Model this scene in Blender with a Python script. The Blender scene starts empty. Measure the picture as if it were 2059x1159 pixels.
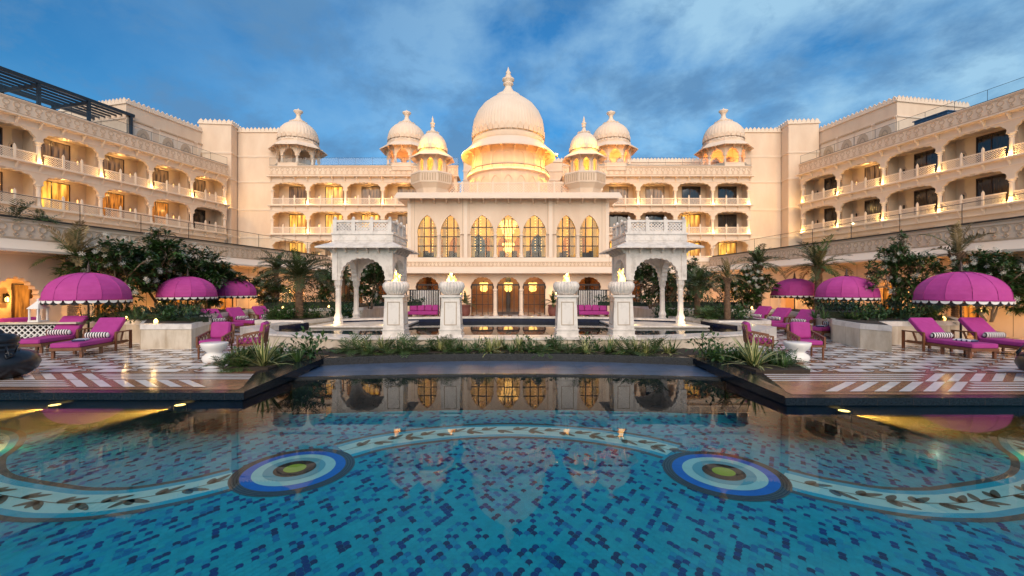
import bpy, math, random
from mathutils import Vector, Matrix
PI = math.pi
RD = random.Random(11)
SC = bpy.context.scene
COL = SC.collection
rad = math.radians

# ------------------------------------------------------------------ camera
F, CZ, CX, CY = 870.0, 2.15, 1022.0, 579.5      # focal length in photo pixels, eye height over the water
cam = bpy.data.cameras.new('camera'); camo = bpy.data.objects.new('camera', cam); COL.objects.link(camo)
camo.location = (0, 0, CZ); camo.rotation_euler = (PI/2, 0, 0)
cam.sensor_width = 36; cam.lens = 36*F/2059; cam.shift_x = 7.5/2059
cam.clip_start = 0.05; cam.clip_end = 3000
SC.camera = camo

# ------------------------------------------------------------------ world, sun, exposure
SUN_EL, SUN_AZ = rad(9), rad(181)
w = bpy.data.worlds.new('World'); SC.world = w; w.use_nodes = True
nt = w.node_tree; N, L = nt.nodes, nt.links
N.clear()
out = N.new('ShaderNodeOutputWorld'); bg = N.new('ShaderNodeBackground')
sky = N.new('ShaderNodeTexSky'); sky.sky_type = 'NISHITA'; sky.sun_disc = False
sky.sun_elevation = SUN_EL; sky.sun_rotation = SUN_AZ; sky.air_density = 1.2; sky.dust_density = 0.4; sky.ozone_density = 4.0
tc = N.new('ShaderNodeTexCoord')
def wmap(scale, loc=(0, 0, 0), rot=(0, 0, 0)):
    m = N.new('ShaderNodeMapping'); m.inputs['Scale'].default_value = scale; m.inputs['Location'].default_value = loc
    m.inputs['Rotation'].default_value = rot
    L.new(tc.outputs['Generated'], m.inputs['Vector']); return m
def wnoise(m, scale, detail, rough, dist):
    n = N.new('ShaderNodeTexNoise'); n.inputs['Scale'].default_value = scale; n.inputs['Detail'].default_value = detail
    n.inputs['Roughness'].default_value = rough; n.inputs['Distortion'].default_value = dist
    L.new(m.outputs['Vector'], n.inputs['Vector']); return n
def wramp(src, stops):
    r = N.new('ShaderNodeValToRGB'); cr = r.color_ramp
    while len(cr.elements) < len(stops): cr.elements.new(0.5)
    for e, (p, c) in zip(cr.elements, stops): e.position = p; e.color = (c, c, c, 1)
    L.new(src, r.inputs['Fac']); return r
def wmix(fac, a, b, mode='MIX'):
    m = N.new('ShaderNodeMix'); m.data_type = 'RGBA'; m.blend_type = mode
    if isinstance(fac, float): m.inputs['Factor'].default_value = fac
    else: L.new(fac, m.inputs['Factor'])
    for k, v in ((6, a), (7, b)):
        if isinstance(v, tuple): m.inputs[k].default_value = (*v, 1)
        else: L.new(v, m.inputs[k])
    return m.outputs[2]
SKY_TINT = (0.34, 0.78, 1.0)
base = wmix(1.0, sky.outputs['Color'], SKY_TINT, 'MULTIPLY')
big = wnoise(wmap((1, 1, 1.5), (4.4, 0.3, 0.1), (0, rad(-14), 0)), 2.6, 9, 0.58, 0.15)
wisp = wnoise(wmap((1.0, 1, 1.7), (2.7, 1.3, 0.4), (0, rad(-22), 0)), 4.6, 10, 0.62, 0.2)
sep = N.new('ShaderNodeSeparateXYZ'); L.new(tc.outputs['Generated'], sep.inputs[0])
side = N.new('ShaderNodeMapRange'); side.inputs[1].default_value = -0.62; side.inputs[2].default_value = 0.30
side.inputs[3].default_value = 0.10; side.inputs[4].default_value = 1.0; L.new(sep.outputs['X'], side.inputs[0])
def wmath(op, a, b):
    m = N.new('ShaderNodeMath'); m.operation = op
    for k, v in ((0, a), (1, b)):
        if isinstance(v, (int, float)): m.inputs[k].default_value = v
        else: L.new(v, m.inputs[k])
    return m.outputs[0]
light_f = wmath('MULTIPLY', wramp(big.outputs['Fac'], [(0.40, 0), (0.60, 1)]).outputs['Color'], side.outputs[0])
light_f = wmath('MULTIPLY', light_f, 0.85)
dark_f = wmath('MULTIPLY', wramp(wisp.outputs['Fac'], [(0.47, 0), (0.62, 1)]).outputs['Color'], 0.85)
CLOUD_L, CLOUD_D = (2.1, 3.45, 4.5), (0.60, 1.42, 2.6)
c1 = wmix(light_f, base, CLOUD_L)
c2 = wmix(dark_f, c1, CLOUD_D)
L.new(c2, bg.inputs['Color']); bg.inputs['Strength'].default_value = 0.112
L.new(bg.outputs[0], out.inputs['Surface'])

sl = bpy.data.lights.new('sun', 'SUN'); slo = bpy.data.objects.new('sun', sl); COL.objects.link(slo)
sl.energy = 2.0; sl.angle = rad(60); sl.color = (1.0, 0.77, 0.57)
d_ = Vector((math.sin(SUN_AZ)*math.cos(rad(33)), math.cos(SUN_AZ)*math.cos(rad(33)), math.sin(rad(33))))
slo.rotation_euler = d_.to_track_quat('Z', 'Y').to_euler()
SC.view_settings.view_transform = 'Standard'; SC.view_settings.look = 'None'
SC.view_settings.exposure = 0.78; SC.view_settings.gamma = 1
SC.cycles.max_bounces = 8; SC.cycles.transparent_max_bounces = 12; SC.cycles.sample_clamp_indirect = 4
SC.cycles.caustics_reflective = False; SC.cycles.caustics_refractive = False

def lamp(name, loc, energy, color=(1, .58, .22), r=.08, parent=None, kind='POINT', **kw):
    l = bpy.data.lights.new(name, kind); l.energy = energy; l.color = color
    if kind != 'SUN': l.shadow_soft_size = r
    for k, v in kw.items(): setattr(l, k, v)
    o = bpy.data.objects.new(name, l); COL.objects.link(o); o.location = loc; o.parent = parent
    return o

# ------------------------------------------------------------------ materials
def mat(name, col, rough=.6, col2=None, scale=3.0, bump=0.0, bscale=None, metal=0, emit=None, es=0, stretch=(1, 1, 1), spec=.5, detail=6, sharp=(.35, .65)):
    m = bpy.data.materials.new(name); m.use_nodes = True
    t = m.node_tree; b = t.nodes['Principled BSDF']
    b.inputs['Base Color'].default_value = (*col, 1); b.inputs['Roughness'].default_value = rough
    b.inputs['Metallic'].default_value = metal; b.inputs['Specular IOR Level'].default_value = spec
    if emit: b.inputs['Emission Color'].default_value = (*emit, 1); b.inputs['Emission Strength'].default_value = es
    c = t.nodes.new('ShaderNodeTexCoord'); mp = t.nodes.new('ShaderNodeMapping'); mp.inputs['Scale'].default_value = stretch
    t.links.new(c.outputs['Object'], mp.inputs['Vector'])
    if col2:
        n = t.nodes.new('ShaderNodeTexNoise'); n.inputs['Scale'].default_value = scale; n.inputs['Detail'].default_value = detail
        n.inputs['Roughness'].default_value = .62
        t.links.new(mp.outputs[0], n.inputs['Vector'])
        r = t.nodes.new('ShaderNodeValToRGB'); r.color_ramp.elements[0].position = sharp[0]; r.color_ramp.elements[1].position = sharp[1]
        r.color_ramp.elements[0].color = (*col, 1); r.color_ramp.elements[1].color = (*col2, 1)
        t.links.new(n.outputs['Fac'], r.inputs['Fac']); t.links.new(r.outputs['Color'], b.inputs['Base Color'])
    if bump:
        n2 = t.nodes.new('ShaderNodeTexNoise'); n2.inputs['Scale'].default_value = bscale or scale*6; n2.inputs['Detail'].default_value = 4
        t.links.new(mp.outputs[0], n2.inputs['Vector'])
        bp = t.nodes.new('ShaderNodeBump'); bp.inputs['Strength'].default_value = bump; bp.inputs['Distance'].default_value = .03
        t.links.new(n2.outputs['Fac'], bp.inputs['Height']); t.links.new(bp.outputs[0], b.inputs['Normal'])
    return m
def stripe_mat(name, ca, cb, freq, axis=0, rough=.8, duty=.5, emit=None, es=0):
    m = mat(name, ca, rough); t = m.node_tree; b = t.nodes['Principled BSDF']
    c = t.nodes.new('ShaderNodeTexCoord'); s = t.nodes.new('ShaderNodeSeparateXYZ'); t.links.new(c.outputs['Object'], s.inputs[0])
    def mt(op, a, v):
        q = t.nodes.new('ShaderNodeMath'); q.operation = op; t.links.new(a, q.inputs[0]); q.inputs[1].default_value = v; return q.outputs[0]
    o = mt('GREATER_THAN', mt('FRACT', mt('MULTIPLY', s.outputs[axis], freq), 0), duty)
    mx = t.nodes.new('ShaderNodeMix'); mx.data_type = 'RGBA'; t.links.new(o, mx.inputs['Factor'])
    mx.inputs[6].default_value = (*ca, 1); mx.inputs[7].default_value = (*cb, 1)
    t.links.new(mx.outputs[2], b.inputs['Base Color'])
    return m
def glass_mat(name, tint, gl=.25, rough=.02):
    m = bpy.data.materials.new(name); m.use_nodes = True; t = m.node_tree; t.nodes.clear()
    o = t.nodes.new('ShaderNodeOutputMaterial'); tr = t.nodes.new('ShaderNodeBsdfTransparent'); g = t.nodes.new('ShaderNodeBsdfGlossy')
    mx = t.nodes.new('ShaderNodeMixShader'); fr = t.nodes.new('ShaderNodeFresnel'); fr.inputs[0].default_value = 1.5
    tr.inputs[0].default_value = (*tint, 1); g.inputs['Roughness'].default_value = rough
    t.links.new(fr.outputs[0], mx.inputs[0]); t.links.new(tr.outputs[0], mx.inputs[1]); t.links.new(g.outputs[0], mx.inputs[2])
    t.links.new(mx.outputs[0], o.inputs[0]); return m
def water_mat(name, tint, bump, scale):
    m = bpy.data.materials.new(name); m.use_nodes = True; t = m.node_tree; t.nodes.clear()
    o = t.nodes.new('ShaderNodeOutputMaterial'); tr = t.nodes.new('ShaderNodeBsdfTransparent'); g = t.nodes.new('ShaderNodeBsdfGlossy')
    mx = t.nodes.new('ShaderNodeMixShader'); fr = t.nodes.new('ShaderNodeFresnel'); fr.inputs[0].default_value = 1.23
    tr.inputs[0].default_value = (*tint, 1); g.inputs['Roughness'].default_value = .004
    c = t.nodes.new('ShaderNodeTexCoord'); n = t.nodes.new('ShaderNodeTexNoise'); n.inputs['Scale'].default_value = scale; n.inputs['Detail'].default_value = 3
    t.links.new(c.outputs['Object'], n.inputs['Vector'])
    bp = t.nodes.new('ShaderNodeBump'); bp.inputs['Strength'].default_value = bump; bp.inputs['Distance'].default_value = .02
    t.links.new(n.outputs['Fac'], bp.inputs['Height']); t.links.new(bp.outputs[0], g.inputs['Normal'])
    t.links.new(fr.outputs[0], mx.inputs[0]); t.links.new(tr.outputs[0], mx.inputs[1]); t.links.new(g.outputs[0], mx.inputs[2])
    t.links.new(mx.outputs[0], o.inputs[0]); return m
def lit_window_mat(name, ca, cb, es, scale=2.0):
    """glazing of a lit room: warm lamplight seen past the folds of a curtain"""
    m = mat(name, (.03, .02, .015), .08); t = m.node_tree; b = t.nodes['Principled BSDF']
    c = t.nodes.new('ShaderNodeTexCoord'); mp = t.nodes.new('ShaderNodeMapping'); mp.inputs['Scale'].default_value = (2.6, 1, .35)
    t.links.new(c.outputs['Object'], mp.inputs['Vector'])
    n = t.nodes.new('ShaderNodeTexNoise'); n.inputs['Scale'].default_value = scale; n.inputs['Detail'].default_value = 5; t.links.new(mp.outputs[0], n.inputs['Vector'])
    r = t.nodes.new('ShaderNodeValToRGB'); r.color_ramp.elements[0].position = .36; r.color_ramp.elements[1].position = .62
    r.color_ramp.elements[0].color = (*ca, 1); r.color_ramp.elements[1].color = (*cb, 1)
    t.links.new(n.outputs['Fac'], r.inputs['Fac']); t.links.new(r.outputs['Color'], b.inputs['Emission Color']); b.inputs['Emission Strength'].default_value = es
    return m

M = {}
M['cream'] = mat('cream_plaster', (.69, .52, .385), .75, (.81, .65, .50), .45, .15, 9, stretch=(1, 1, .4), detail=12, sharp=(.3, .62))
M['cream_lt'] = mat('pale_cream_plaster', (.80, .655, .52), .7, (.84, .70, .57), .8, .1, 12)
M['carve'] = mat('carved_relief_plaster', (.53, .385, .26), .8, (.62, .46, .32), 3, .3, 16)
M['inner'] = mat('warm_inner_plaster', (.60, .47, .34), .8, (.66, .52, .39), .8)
M['groove'] = mat('joint_groove', (.40, .30, .21), .8)
M['marble'] = mat('white_marble', (.74, .69, .645), .32, (.46, .42, .385), 1.9, .05, 14, stretch=(1.3, 1.3, 1), detail=14, sharp=(.47, .70))
M['marble_worn'] = mat('worn_cream_marble', (.64, .56, .45), .45, (.44, .36, .26), 2.2, .08, 14, stretch=(1.6, 1.6, .6), detail=12, sharp=(.42, .72))
M['granite'] = mat('black_granite', (.005, .006, .009), .14, (.018, .022, .030), 30, .04, 60, spec=.35)
M['slate'] = mat('blue_grey_slate', (.022, .055, .12), .3, (.045, .09, .18), 4, .1, 30)
M['navy'] = mat('navy_tile', (.004, .007, .028), .25, (.006, .012, .045), 7, .0, spec=.3)
M['iron'] = mat('black_metal', (.012, .012, .014), .4)
M['steel'] = mat('dark_steel', (.018, .022, .03), .35)
M['wood'] = mat('teak_wood', (.13, .042, .018), .4, (.20, .075, .03), 4, .1, 30, stretch=(8, 1, 1))
M['magenta'] = mat('magenta_fabric', (.35, .030, .215), .8, (.40, .040, .25), 5, .5, 7)
M['magenta_dk'] = mat('magenta_canopy', (.42, .040, .25), .75, (.48, .055, .30), 2.5, .45, 6)
M['white_f'] = mat('white_fabric', (.78, .76, .74), .85)
M['black_f'] = mat('black_fabric', (.012, .010, .012), .85)
M['stripe'] = stripe_mat('black_and_white_striped_fabric', (.80, .78, .75), (.012, .012, .02), 15, 1)
M['towel'] = stripe_mat('blue_striped_towel', (.72, .74, .80), (.03, .04, .12), 9, 0, duty=.66)
M['curtain'] = stripe_mat('striped_curtain', (.78, .77, .74), (.02, .02, .02), 7, 0)
M['pot'] = mat('terracotta_pot', (.17, .055, .045), .5, (.23, .08, .06), 5)
M['bronze'] = mat('dark_bronze', (.012, .014, .02), .28, (.022, .024, .032), 4, .06, 14, metal=.3)
M['white_gloss'] = mat('white_ceramic', (.80, .78, .75), .25)
M['glass'] = glass_mat('clear_glass', (.86, .88, .86))
M['rail_glass'] = glass_mat('railing_glass', (.90, .94, .95))
M['pane_dark'] = mat('dark_glazing', (.018, .02, .025), .06, (.035, .03, .028), 2.2, stretch=(3, 1, .3), spec=.8)
M['pane_dim'] = lit_window_mat('dim_curtained_glazing', (.035, .018, .009), (.22, .10, .035), .8)
M['pane_lit'] = lit_window_mat('lamplit_glazing', (.26, .075, .008), (1.0, .50, .07), 1.05, 1.4)
M['pane_amber'] = lit_window_mat('amber_glazing', (.05, .012, .003), (.55, .17, .02), .9, 2.6)
M['gold'] = mat('golden_inner_wall', (.62, .47, .20), .55, (.74, .58, .28), 1.5)
M['amber_in'] = mat('amber_inner_wall', (.30, .13, .045), .5, (.40, .19, .07), 1.5)
M['darkwood'] = mat('dark_stained_wood', (.035, .015, .01), .4)
M['bulb'] = mat('warm_bulb', (1, .8, .5), .5, emit=(1, .56, .14), es=3.2)
M['bulb_soft'] = mat('soft_warm_bulb', (1, .8, .5), .5, emit=(1, .56, .14), es=2.4)
M['crystal'] = mat('lit_chandelier_crystal', (1, .8, .5), .4, emit=(1, .58, .13), es=1.5)
M['niche_glow'] = mat('niche_lamp_glow', (1, .8, .5), .5, emit=(1, .55, .16), es=1.1)
M['flame'] = mat('flame', (1, .6, .2), .5, emit=(1, .34, .03), es=2.4)
M['flame_hot'] = mat('flame_core', (1, .8, .4), .5, emit=(1, .48, .09), es=3.4)
M['bark'] = mat('grey_brown_bark', (.17, .115, .075), .85, (.26, .19, .13), 6, .6, 25)
M['palm_bark'] = mat('palm_bark', (.13, .075, .045), .9, (.25, .16, .10), 9, .6, 30)
def leafmat(name, a, b, rough=.45):
    m = mat(name, a, rough, b, 1.7, 0, detail=8)
    return m
M['leaf'] = leafmat('dark_glossy_leaves', (.018, .056, .014), (.052, .115, .026))
M['leaf2'] = leafmat('mid_green_leaves', (.032, .075, .018), (.08, .14, .03))
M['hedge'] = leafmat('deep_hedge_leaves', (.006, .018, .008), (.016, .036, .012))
M['palm_leaf'] = leafmat('olive_palm_leaves', (.028, .052, .016), (.075, .092, .030))
M['palm_dry'] = leafmat('dry_palm_leaves', (.20, .14, .06), (.30, .22, .10), .7)
M['yellow_leaf'] = leafmat('cream_edged_leaves', (.42, .41, .15), (.55, .52, .24))
M['flower'] = mat('white_flowers', (.70, .68, .60), .6)
M['soil'] = mat('dark_soil', (.03, .022, .015), .95, (.05, .035, .025), 12, .5, 40)
M['brown_tile'] = mat('terracotta_paving', (.24, .115, .062), .20, (.32, .165, .095), 3, .03, 40)
M['white_tile'] = mat('white_paving', (.78, .77, .77), .18, (.64, .63, .64), 2.5, .03, 40, detail=10)
M['line_tile'] = mat('dark_paving_lines', (.035, .028, .026), .25)
M['pool_base'] = mat('teal_grout', (.05, .50, .62), .5)
# ------------------------------------------------------------------ mesh helpers
class MB:
    def __init__(s, *mats): s.v = []; s.f = []; s.mi = []; s.sm = []; s.mats = list(mats); s.M = None
    def add(s, vs, fs, m=0, smooth=False):
        o = len(s.v)
        if s.M is not None: vs = [tuple(s.M @ Vector(p)) for p in vs]
        s.v += vs
        for f in fs: s.f.append([i+o for i in f]); s.mi.append(m); s.sm.append(smooth)
        return s
    def box(s, x0, x1, y0, y1, z0, z1, m=0):
        v = [(x0,y0,z0),(x1,y0,z0),(x1,y1,z0),(x0,y1,z0),(x0,y0,z1),(x1,y0,z1),(x1,y1,z1),(x0,y1,z1)]
        return s.add(v, [(3,2,1,0),(4,5,6,7),(0,1,5,4),(1,2,6,5),(2,3,7,6),(3,0,4,7)], m)
    def prism(s, poly, z0, z1, m=0, mtop=None):
        n = len(poly); v = [(x,y,z0) for x,y in poly]+[(x,y,z1) for x,y in poly]
        s.add(v, [(i,(i+1)%n,n+(i+1)%n,n+i) for i in range(n)]+[list(range(n-1,-1,-1))], m)
        return s.add(v[n:], [list(range(n))], m if mtop is None else mtop)
    def flat(s, poly, z, m=0): return s.add([(x,y,z) for x,y in poly], [list(range(len(poly)))], m)
    def panel(s, poly, y0, y1, m=0):
        n = len(poly); v = [(x,y0,z) for x,z in poly]+[(x,y1,z) for x,z in poly]
        return s.add(v, [list(range(n)), list(range(2*n-1,n-1,-1))]+[(i,n+i,n+(i+1)%n,(i+1)%n) for i in range(n)], m)
    def profile_x(s, poly, x0, x1, m=0):
        n = len(poly); v = [(x0,y,z) for y,z in poly]+[(x1,y,z) for y,z in poly]
        return s.add(v, [list(range(n)), list(range(2*n-1,n-1,-1))]+[(i,n+i,n+(i+1)%n,(i+1)%n) for i in range(n)], m)
    def sheet(s, x0, x1, z0, z1, y, m=0): return s.add([(x0,y,z0),(x1,y,z0),(x1,y,z1),(x0,y,z1)], [(0,1,2,3)], m)
    def arch(s, x0, x1, zs, zt, curve, y0, y1, m=0):
        return s.panel(curve+([(x1,zs)] if x1 > curve[-1][0]+1e-4 else [])+[(x1,zt),(x0,zt)]+([(x0,zs)] if x0 < curve[0][0]-1e-4 else []), y0, y1, m)
    def lathe(s, prof, n=16, c=(0,0,0), m=0, smooth=True, rib=0, nrib=0, rot=0):
        v = []
        for r, z in prof:
            for i in range(n):
                a = 2*PI*i/n+rot; q = r*(1-rib*abs(math.sin(nrib*(a-rot)/2))) if rib else r
                v.append((c[0]+q*math.cos(a), c[1]+q*math.sin(a), c[2]+z))
        fs = []
        for k in range(len(prof)-1):
            for i in range(n):
                j = (i+1) % n; fs.append((k*n+i, k*n+j, (k+1)*n+j, (k+1)*n+i))
        s.add(v, fs, m, smooth)
        if prof[0][0] > 1e-3: s.add(v[:n], [list(range(n-1,-1,-1))], m)
        if prof[-1][0] > 1e-3: s.add(v[-n:], [list(range(n))], m)
        return s
    def tube(s, pts, r, n=6, m=0, smooth=True):
        pts = [Vector(p) for p in pts]; rs = r if isinstance(r, (list, tuple)) else [r]*len(pts)
        v = []
        for i, p in enumerate(pts):
            d = (pts[min(i+1, len(pts)-1)]-pts[max(i-1, 0)]).normalized()
            a = d.cross(Vector((0,0,1)) if abs(d.z) < .95 else Vector((1,0,0))).normalized(); b = d.cross(a)
            for k in range(n):
                q = p+(a*math.cos(2*PI*k/n)+b*math.sin(2*PI*k/n))*rs[i]; v.append(tuple(q))
        fs = [(i*n+k, i*n+(k+1) % n, (i+1)*n+(k+1) % n, (i+1)*n+k) for i in range(len(pts)-1) for k in range(n)]
        fs += [list(range(n-1,-1,-1)), [len(v)-n+k for k in range(n)]]
        return s.add(v, fs, m, smooth)
    def bar(s, a, b, w, h=None, m=0):
        """square bar from a to b"""
        a, b = Vector(a), Vector(b); d = (b-a).normalized(); h = h or w
        u = d.cross(Vector((0,0,1)) if abs(d.z) < .95 else Vector((0,1,0))).normalized(); t = d.cross(u)
        v = [tuple(p+u*(sx*w/2)+t*(sy*h/2)) for p in (a, b) for sx, sy in ((-1,-1),(1,-1),(1,1),(-1,1))]
        return s.add(v, [(3,2,1,0),(4,5,6,7),(0,1,5,4),(1,2,6,5),(2,3,7,6),(3,0,4,7)], m)
    def cushion(s, x0, x1, y0, y1, z0, z1, m=0, e=.03):
        """soft-edged block"""
        rows = [(e, z0), (.25*e, z0+.4*e), (0, z0+e), (0, z1-e), (.25*e, z1-.4*e), (e, z1)]
        v = []
        for ins, z in rows:
            a0, a1, b0, b1 = x0+ins, x1-ins, y0+ins, y1-ins; q = e*.8
            v += [(a0+q,b0,z),(a1-q,b0,z),(a1,b0+q,z),(a1,b1-q,z),(a1-q,b1,z),(a0+q,b1,z),(a0,b1-q,z),(a0,b0+q,z)]
        fs = [(k*8+i, k*8+(i+1) % 8, k*8+8+(i+1) % 8, k*8+8+i) for k in range(5) for i in range(8)]+[list(range(7,-1,-1)), list(range(40,48))]
        return s.add(v, fs, m, False)
    def mesh(s, name):
        me = bpy.data.meshes.new(name); me.from_pydata(s.v, [], s.f)
        for k in s.mats: me.materials.append(M[k] if isinstance(k, str) else k)
        me.polygons.foreach_set('material_index', s.mi); me.polygons.foreach_set('use_smooth', s.sm); me.update()
        return me
def ob(name, mb, parent=None, loc=(0,0,0), rz=0, sc=None):
    me = mb.mesh(name) if isinstance(mb, MB) else mb
    o = bpy.data.objects.new(name, me); COL.objects.link(o); o.parent = parent; o.location = loc; o.rotation_euler = (0,0,rz)
    if sc: o.scale = sc if isinstance(sc, tuple) else (sc,)*3
    return o
def tag(o, label, cat, group=None):
    o['label'] = label; o['category'] = cat
    if group: o['group'] = group
    return o
def thing(name, label, cat, loc=(0,0,0), rz=0, group=None):
    o = bpy.data.objects.new(name, None); COL.objects.link(o); o.location = loc; o.rotation_euler = (0,0,rz); o.empty_display_size = .2
    return tag(o, label, cat, group)
def struct(name, mb, kind='structure'):
    o = ob(name, mb); o['kind'] = kind; return o
def dup(root, loc, rz=0, label=None, sc=None):
    def cp(o, p):
        c = o.copy(); COL.objects.link(c)
        if p: c.parent = p
        for ch in o.children:
            if ch.type != 'LIGHT': cp(ch, c)
        return c
    r = cp(root, None); r.location = loc; r.rotation_euler = (0,0,rz)
    if label: r['label'] = label
    if sc: r.scale = sc if isinstance(sc, tuple) else (sc,)*3
    return r
def at(root, x, y, z):
    """a point of a thing's own frame in the world"""
    return Matrix.Translation(root.location) @ Matrix.Rotation(root.rotation_euler.z, 4, 'Z') @ Vector((x, y, z))

def foil(xl, xr, zs, za, lobes=9, amp=.05, p=2.0, point=.0, seg=5, bulge=0.0):
    """cusped arch from (xl,zs) over (xc,za) to (xr,zs); p>2 flattens the top, point sharpens the apex"""
    xc, a, h = (xl+xr)/2, (xr-xl)/2, za-zs
    def B(t):
        ph = PI*t; c, sn = math.cos(ph), math.sin(ph)
        x = -a*math.copysign(abs(c)**(2/p), c); z = h*abs(sn)**(2/p)
        if point: z = z*(1-point)+h*point*(1-abs(x)/a)**.8 if abs(x) < a else z*(1-point)
        if bulge: x *= 1+bulge*math.sin(min(1, z/h*1.6)*PI)*(z < h*.63)
        return Vector((xc+x, zs+z))
    n = lobes*seg; S = [B(i/400) for i in range(401)]
    acc = [0]
    for i in range(400): acc.append(acc[-1]+(S[i+1]-S[i]).length)
    pts = []; k = 0
    for i in range(n+1):
        t = acc[-1]*i/n
        while k < 399 and acc[k+1] < t: k += 1
        q = (t-acc[k])/max(1e-9, acc[k+1]-acc[k]); p_ = S[k].lerp(S[k+1], q)
        d = (S[min(400, k+2)]-S[max(0, k-2)]).normalized(); nr = Vector((-d.y, d.x))
        b = amp*abs(math.sin(PI*i/seg)) if 0 < i < n else 0
        p_ = p_+nr*b; pts.append((p_.x, p_.y))
    return pts
def ring_strip(mb, x0, x1, z0, z1, y, m=0, pitch=None, t=.045, dep=.05):
    """carved frieze: interlaced rings and diamonds standing proud of a band"""
    h = z1-z0; pitch = pitch or h*.62; n = max(1, int((x1-x0)/pitch)); pitch = (x1-x0)/n; zc = (z0+z1)/2
    for i in range(n):
        xc = x0+(i+.5)*pitch
        for cz, r, k in ((zc+h*.17, h*.21, 10), (zc-h*.25, h*.13, 4)):
            v = []; 
            for j in range(k):
                a = 2*PI*j/k+PI/2
                for rr, yy in ((r+t/2, y), (r+t/2, y-dep), (r-t/2, y-dep), (r-t/2, y)):
                    v.append((xc+rr*math.cos(a), yy, cz+rr*math.sin(a)))
            fs = [(j*4+q, j*4+q+1, ((j+1) % k)*4+q+1, ((j+1) % k)*4+q) for j in range(k) for q in range(3)]
            mb.add(v, fs, m)
    mb.box(x0, x1, y-dep, y, z0, z0+t, m); mb.box(x0, x1, y-dep, y, z1-t, z1, m)
def jali(mb, x0, x1, z0, z1, y, pitch=.11, w=.03, d=.04, m=0):
    """pierced lattice of crossed bars, clipped to its rectangle"""
    W, H = x1-x0, z1-z0
    c = -H
    while c < W:
        for sgn in (1, -1):
            t0, t1 = max(0, -c), min(H, W-c)
            if t1-t0 > .01:
                a = (x0+c+t0, z0+t0); b = (x0+c+t1, z0+t1)
                if sgn < 0: a, b = (x0+x1-a[0], a[1]), (x0+x1-b[0], b[1])
                q = w*.7
                mb.panel([(a[0]-q, a[1]), (a[0]+q, a[1]), (b[0]+q, b[1]), (b[0]-q, b[1])] if sgn > 0 else [(a[0]-q, a[1]), (a[0]+q, a[1]), (b[0]+q, b[1]), (b[0]-q, b[1])], y-d/2+(.004 if sgn > 0 else 0), y+d/2+(.004 if sgn > 0 else 0), m)
        c += pitch
def cresting(mb, x0, x1, y, z, pitch=.45, h=.5, m=0, t=.14):
    n = max(1, int((x1-x0)/pitch)); p = (x1-x0)/n
    for i in range(n):
        a = x0+i*p
        mb.panel([(a+.06*p, z), (a+.94*p, z), (a+.94*p, z+h*.45), (a+.72*p, z+h*.7), (a+.5*p, z+h), (a+.28*p, z+h*.7), (a+.06*p, z+h*.45)], y-t/2, y+t/2, m)
def column_mesh(name, h, r, mk, n=12):
    p = [(r*1.5, 0), (r*1.5, h*.05), (r*1.25, h*.07), (r*1.35, h*.12), (r*1.0, h*.15), (r*1.12, h*.22), (r*.95, h*.26), (r*.8, h*.82), (r*1.05, h*.835), (r*1.05, h*.86), (r*.85, h*.875), (r*1.0, h*.91), (r*1.4, h*.955), (r*1.4, h)]
    return MB(mk).lathe(p, n, smooth=False).mesh(name)
def glass_rail(root, x0, x1, y, z, h=1.0, step=2.1):
    """glass balustrade with a thin dark rail"""
    r = MB('iron'); r.box(x0, x1, y-.012, y+.012, z+h-.012, z+h+.012); r.box(x0, x1, y-.05, y+.05, z, z+.11)
    n = max(1, round((x1-x0)/step))
    for i in range(n+1):
        x = x0+(x1-x0)*i/n; r.box(x-.009, x+.009, y+.02, y+.04, z, z+h)
    o = ob('railing', r, root); ob('glass_panel', MB('rail_glass').sheet(x0, x1, z+.06, z+h-.03, y), o)
def G(px, py, z): d = F*(CZ-z)/(py-CY); return ((px-CX)*d/F, d)
# ------------------------------------------------------------------ ground, pool, decks
FZ, WZ = -.70, .10
struct('ground', MB(mat('dry_earth', (.20, .15, .10), .95, (.26, .20, .14), .3, .2, 5)).flat([(-1500,-1500),(1500,-1500),(1500,1500),(-1500,1500)], -1.3))
DL, DR = 7.87, 7.50                     # near edges of the two decks
def rim_d(x): return 10.10-.35*(x/4.6)**2

TILE_COLS = [(.016,.44,.58),(.014,.36,.58),(.020,.48,.60),(.012,.20,.46),(.012,.050,.23),(.020,.032,.12)]
tile_m = [mat('pool_mosaic_%s' % n, c, .35, tuple(v*.8 for v in c), 8) for n, c in zip(('teal','sky_blue','aqua','blue','deep_blue','indigo'), TILE_COLS)]
pf = MB('pool_base', *tile_m)
pf.box(-34, 34, -8, 11.6, FZ-.3, FZ)
_rt = random.Random(5)
rx, ry = .043, .066
SH = [(rx*math.cos(a), ry*math.sin(a)) for a in [PI*i/6 for i in range(7)]]+[(-rx+rx*math.sin(a), -ry+ry*math.cos(a)) for a in (PI/6, PI/3)]+[(0, -ry)]+[(rx-rx*math.sin(a), -ry+ry*math.cos(a)) for a in (PI/3, PI/6)]
SH = [(x*.955, (y+ry*.1)*.955-ry*.1) for x, y in SH]
tv, tf, tm = [], [], []
row = 0; y = 2.3
grid = {}; cells = {}
def cl(ix, iy):
    k = (ix//2, iy//3)
    if k not in grid: grid[k] = _rt.random()
    return grid[k]
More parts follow.
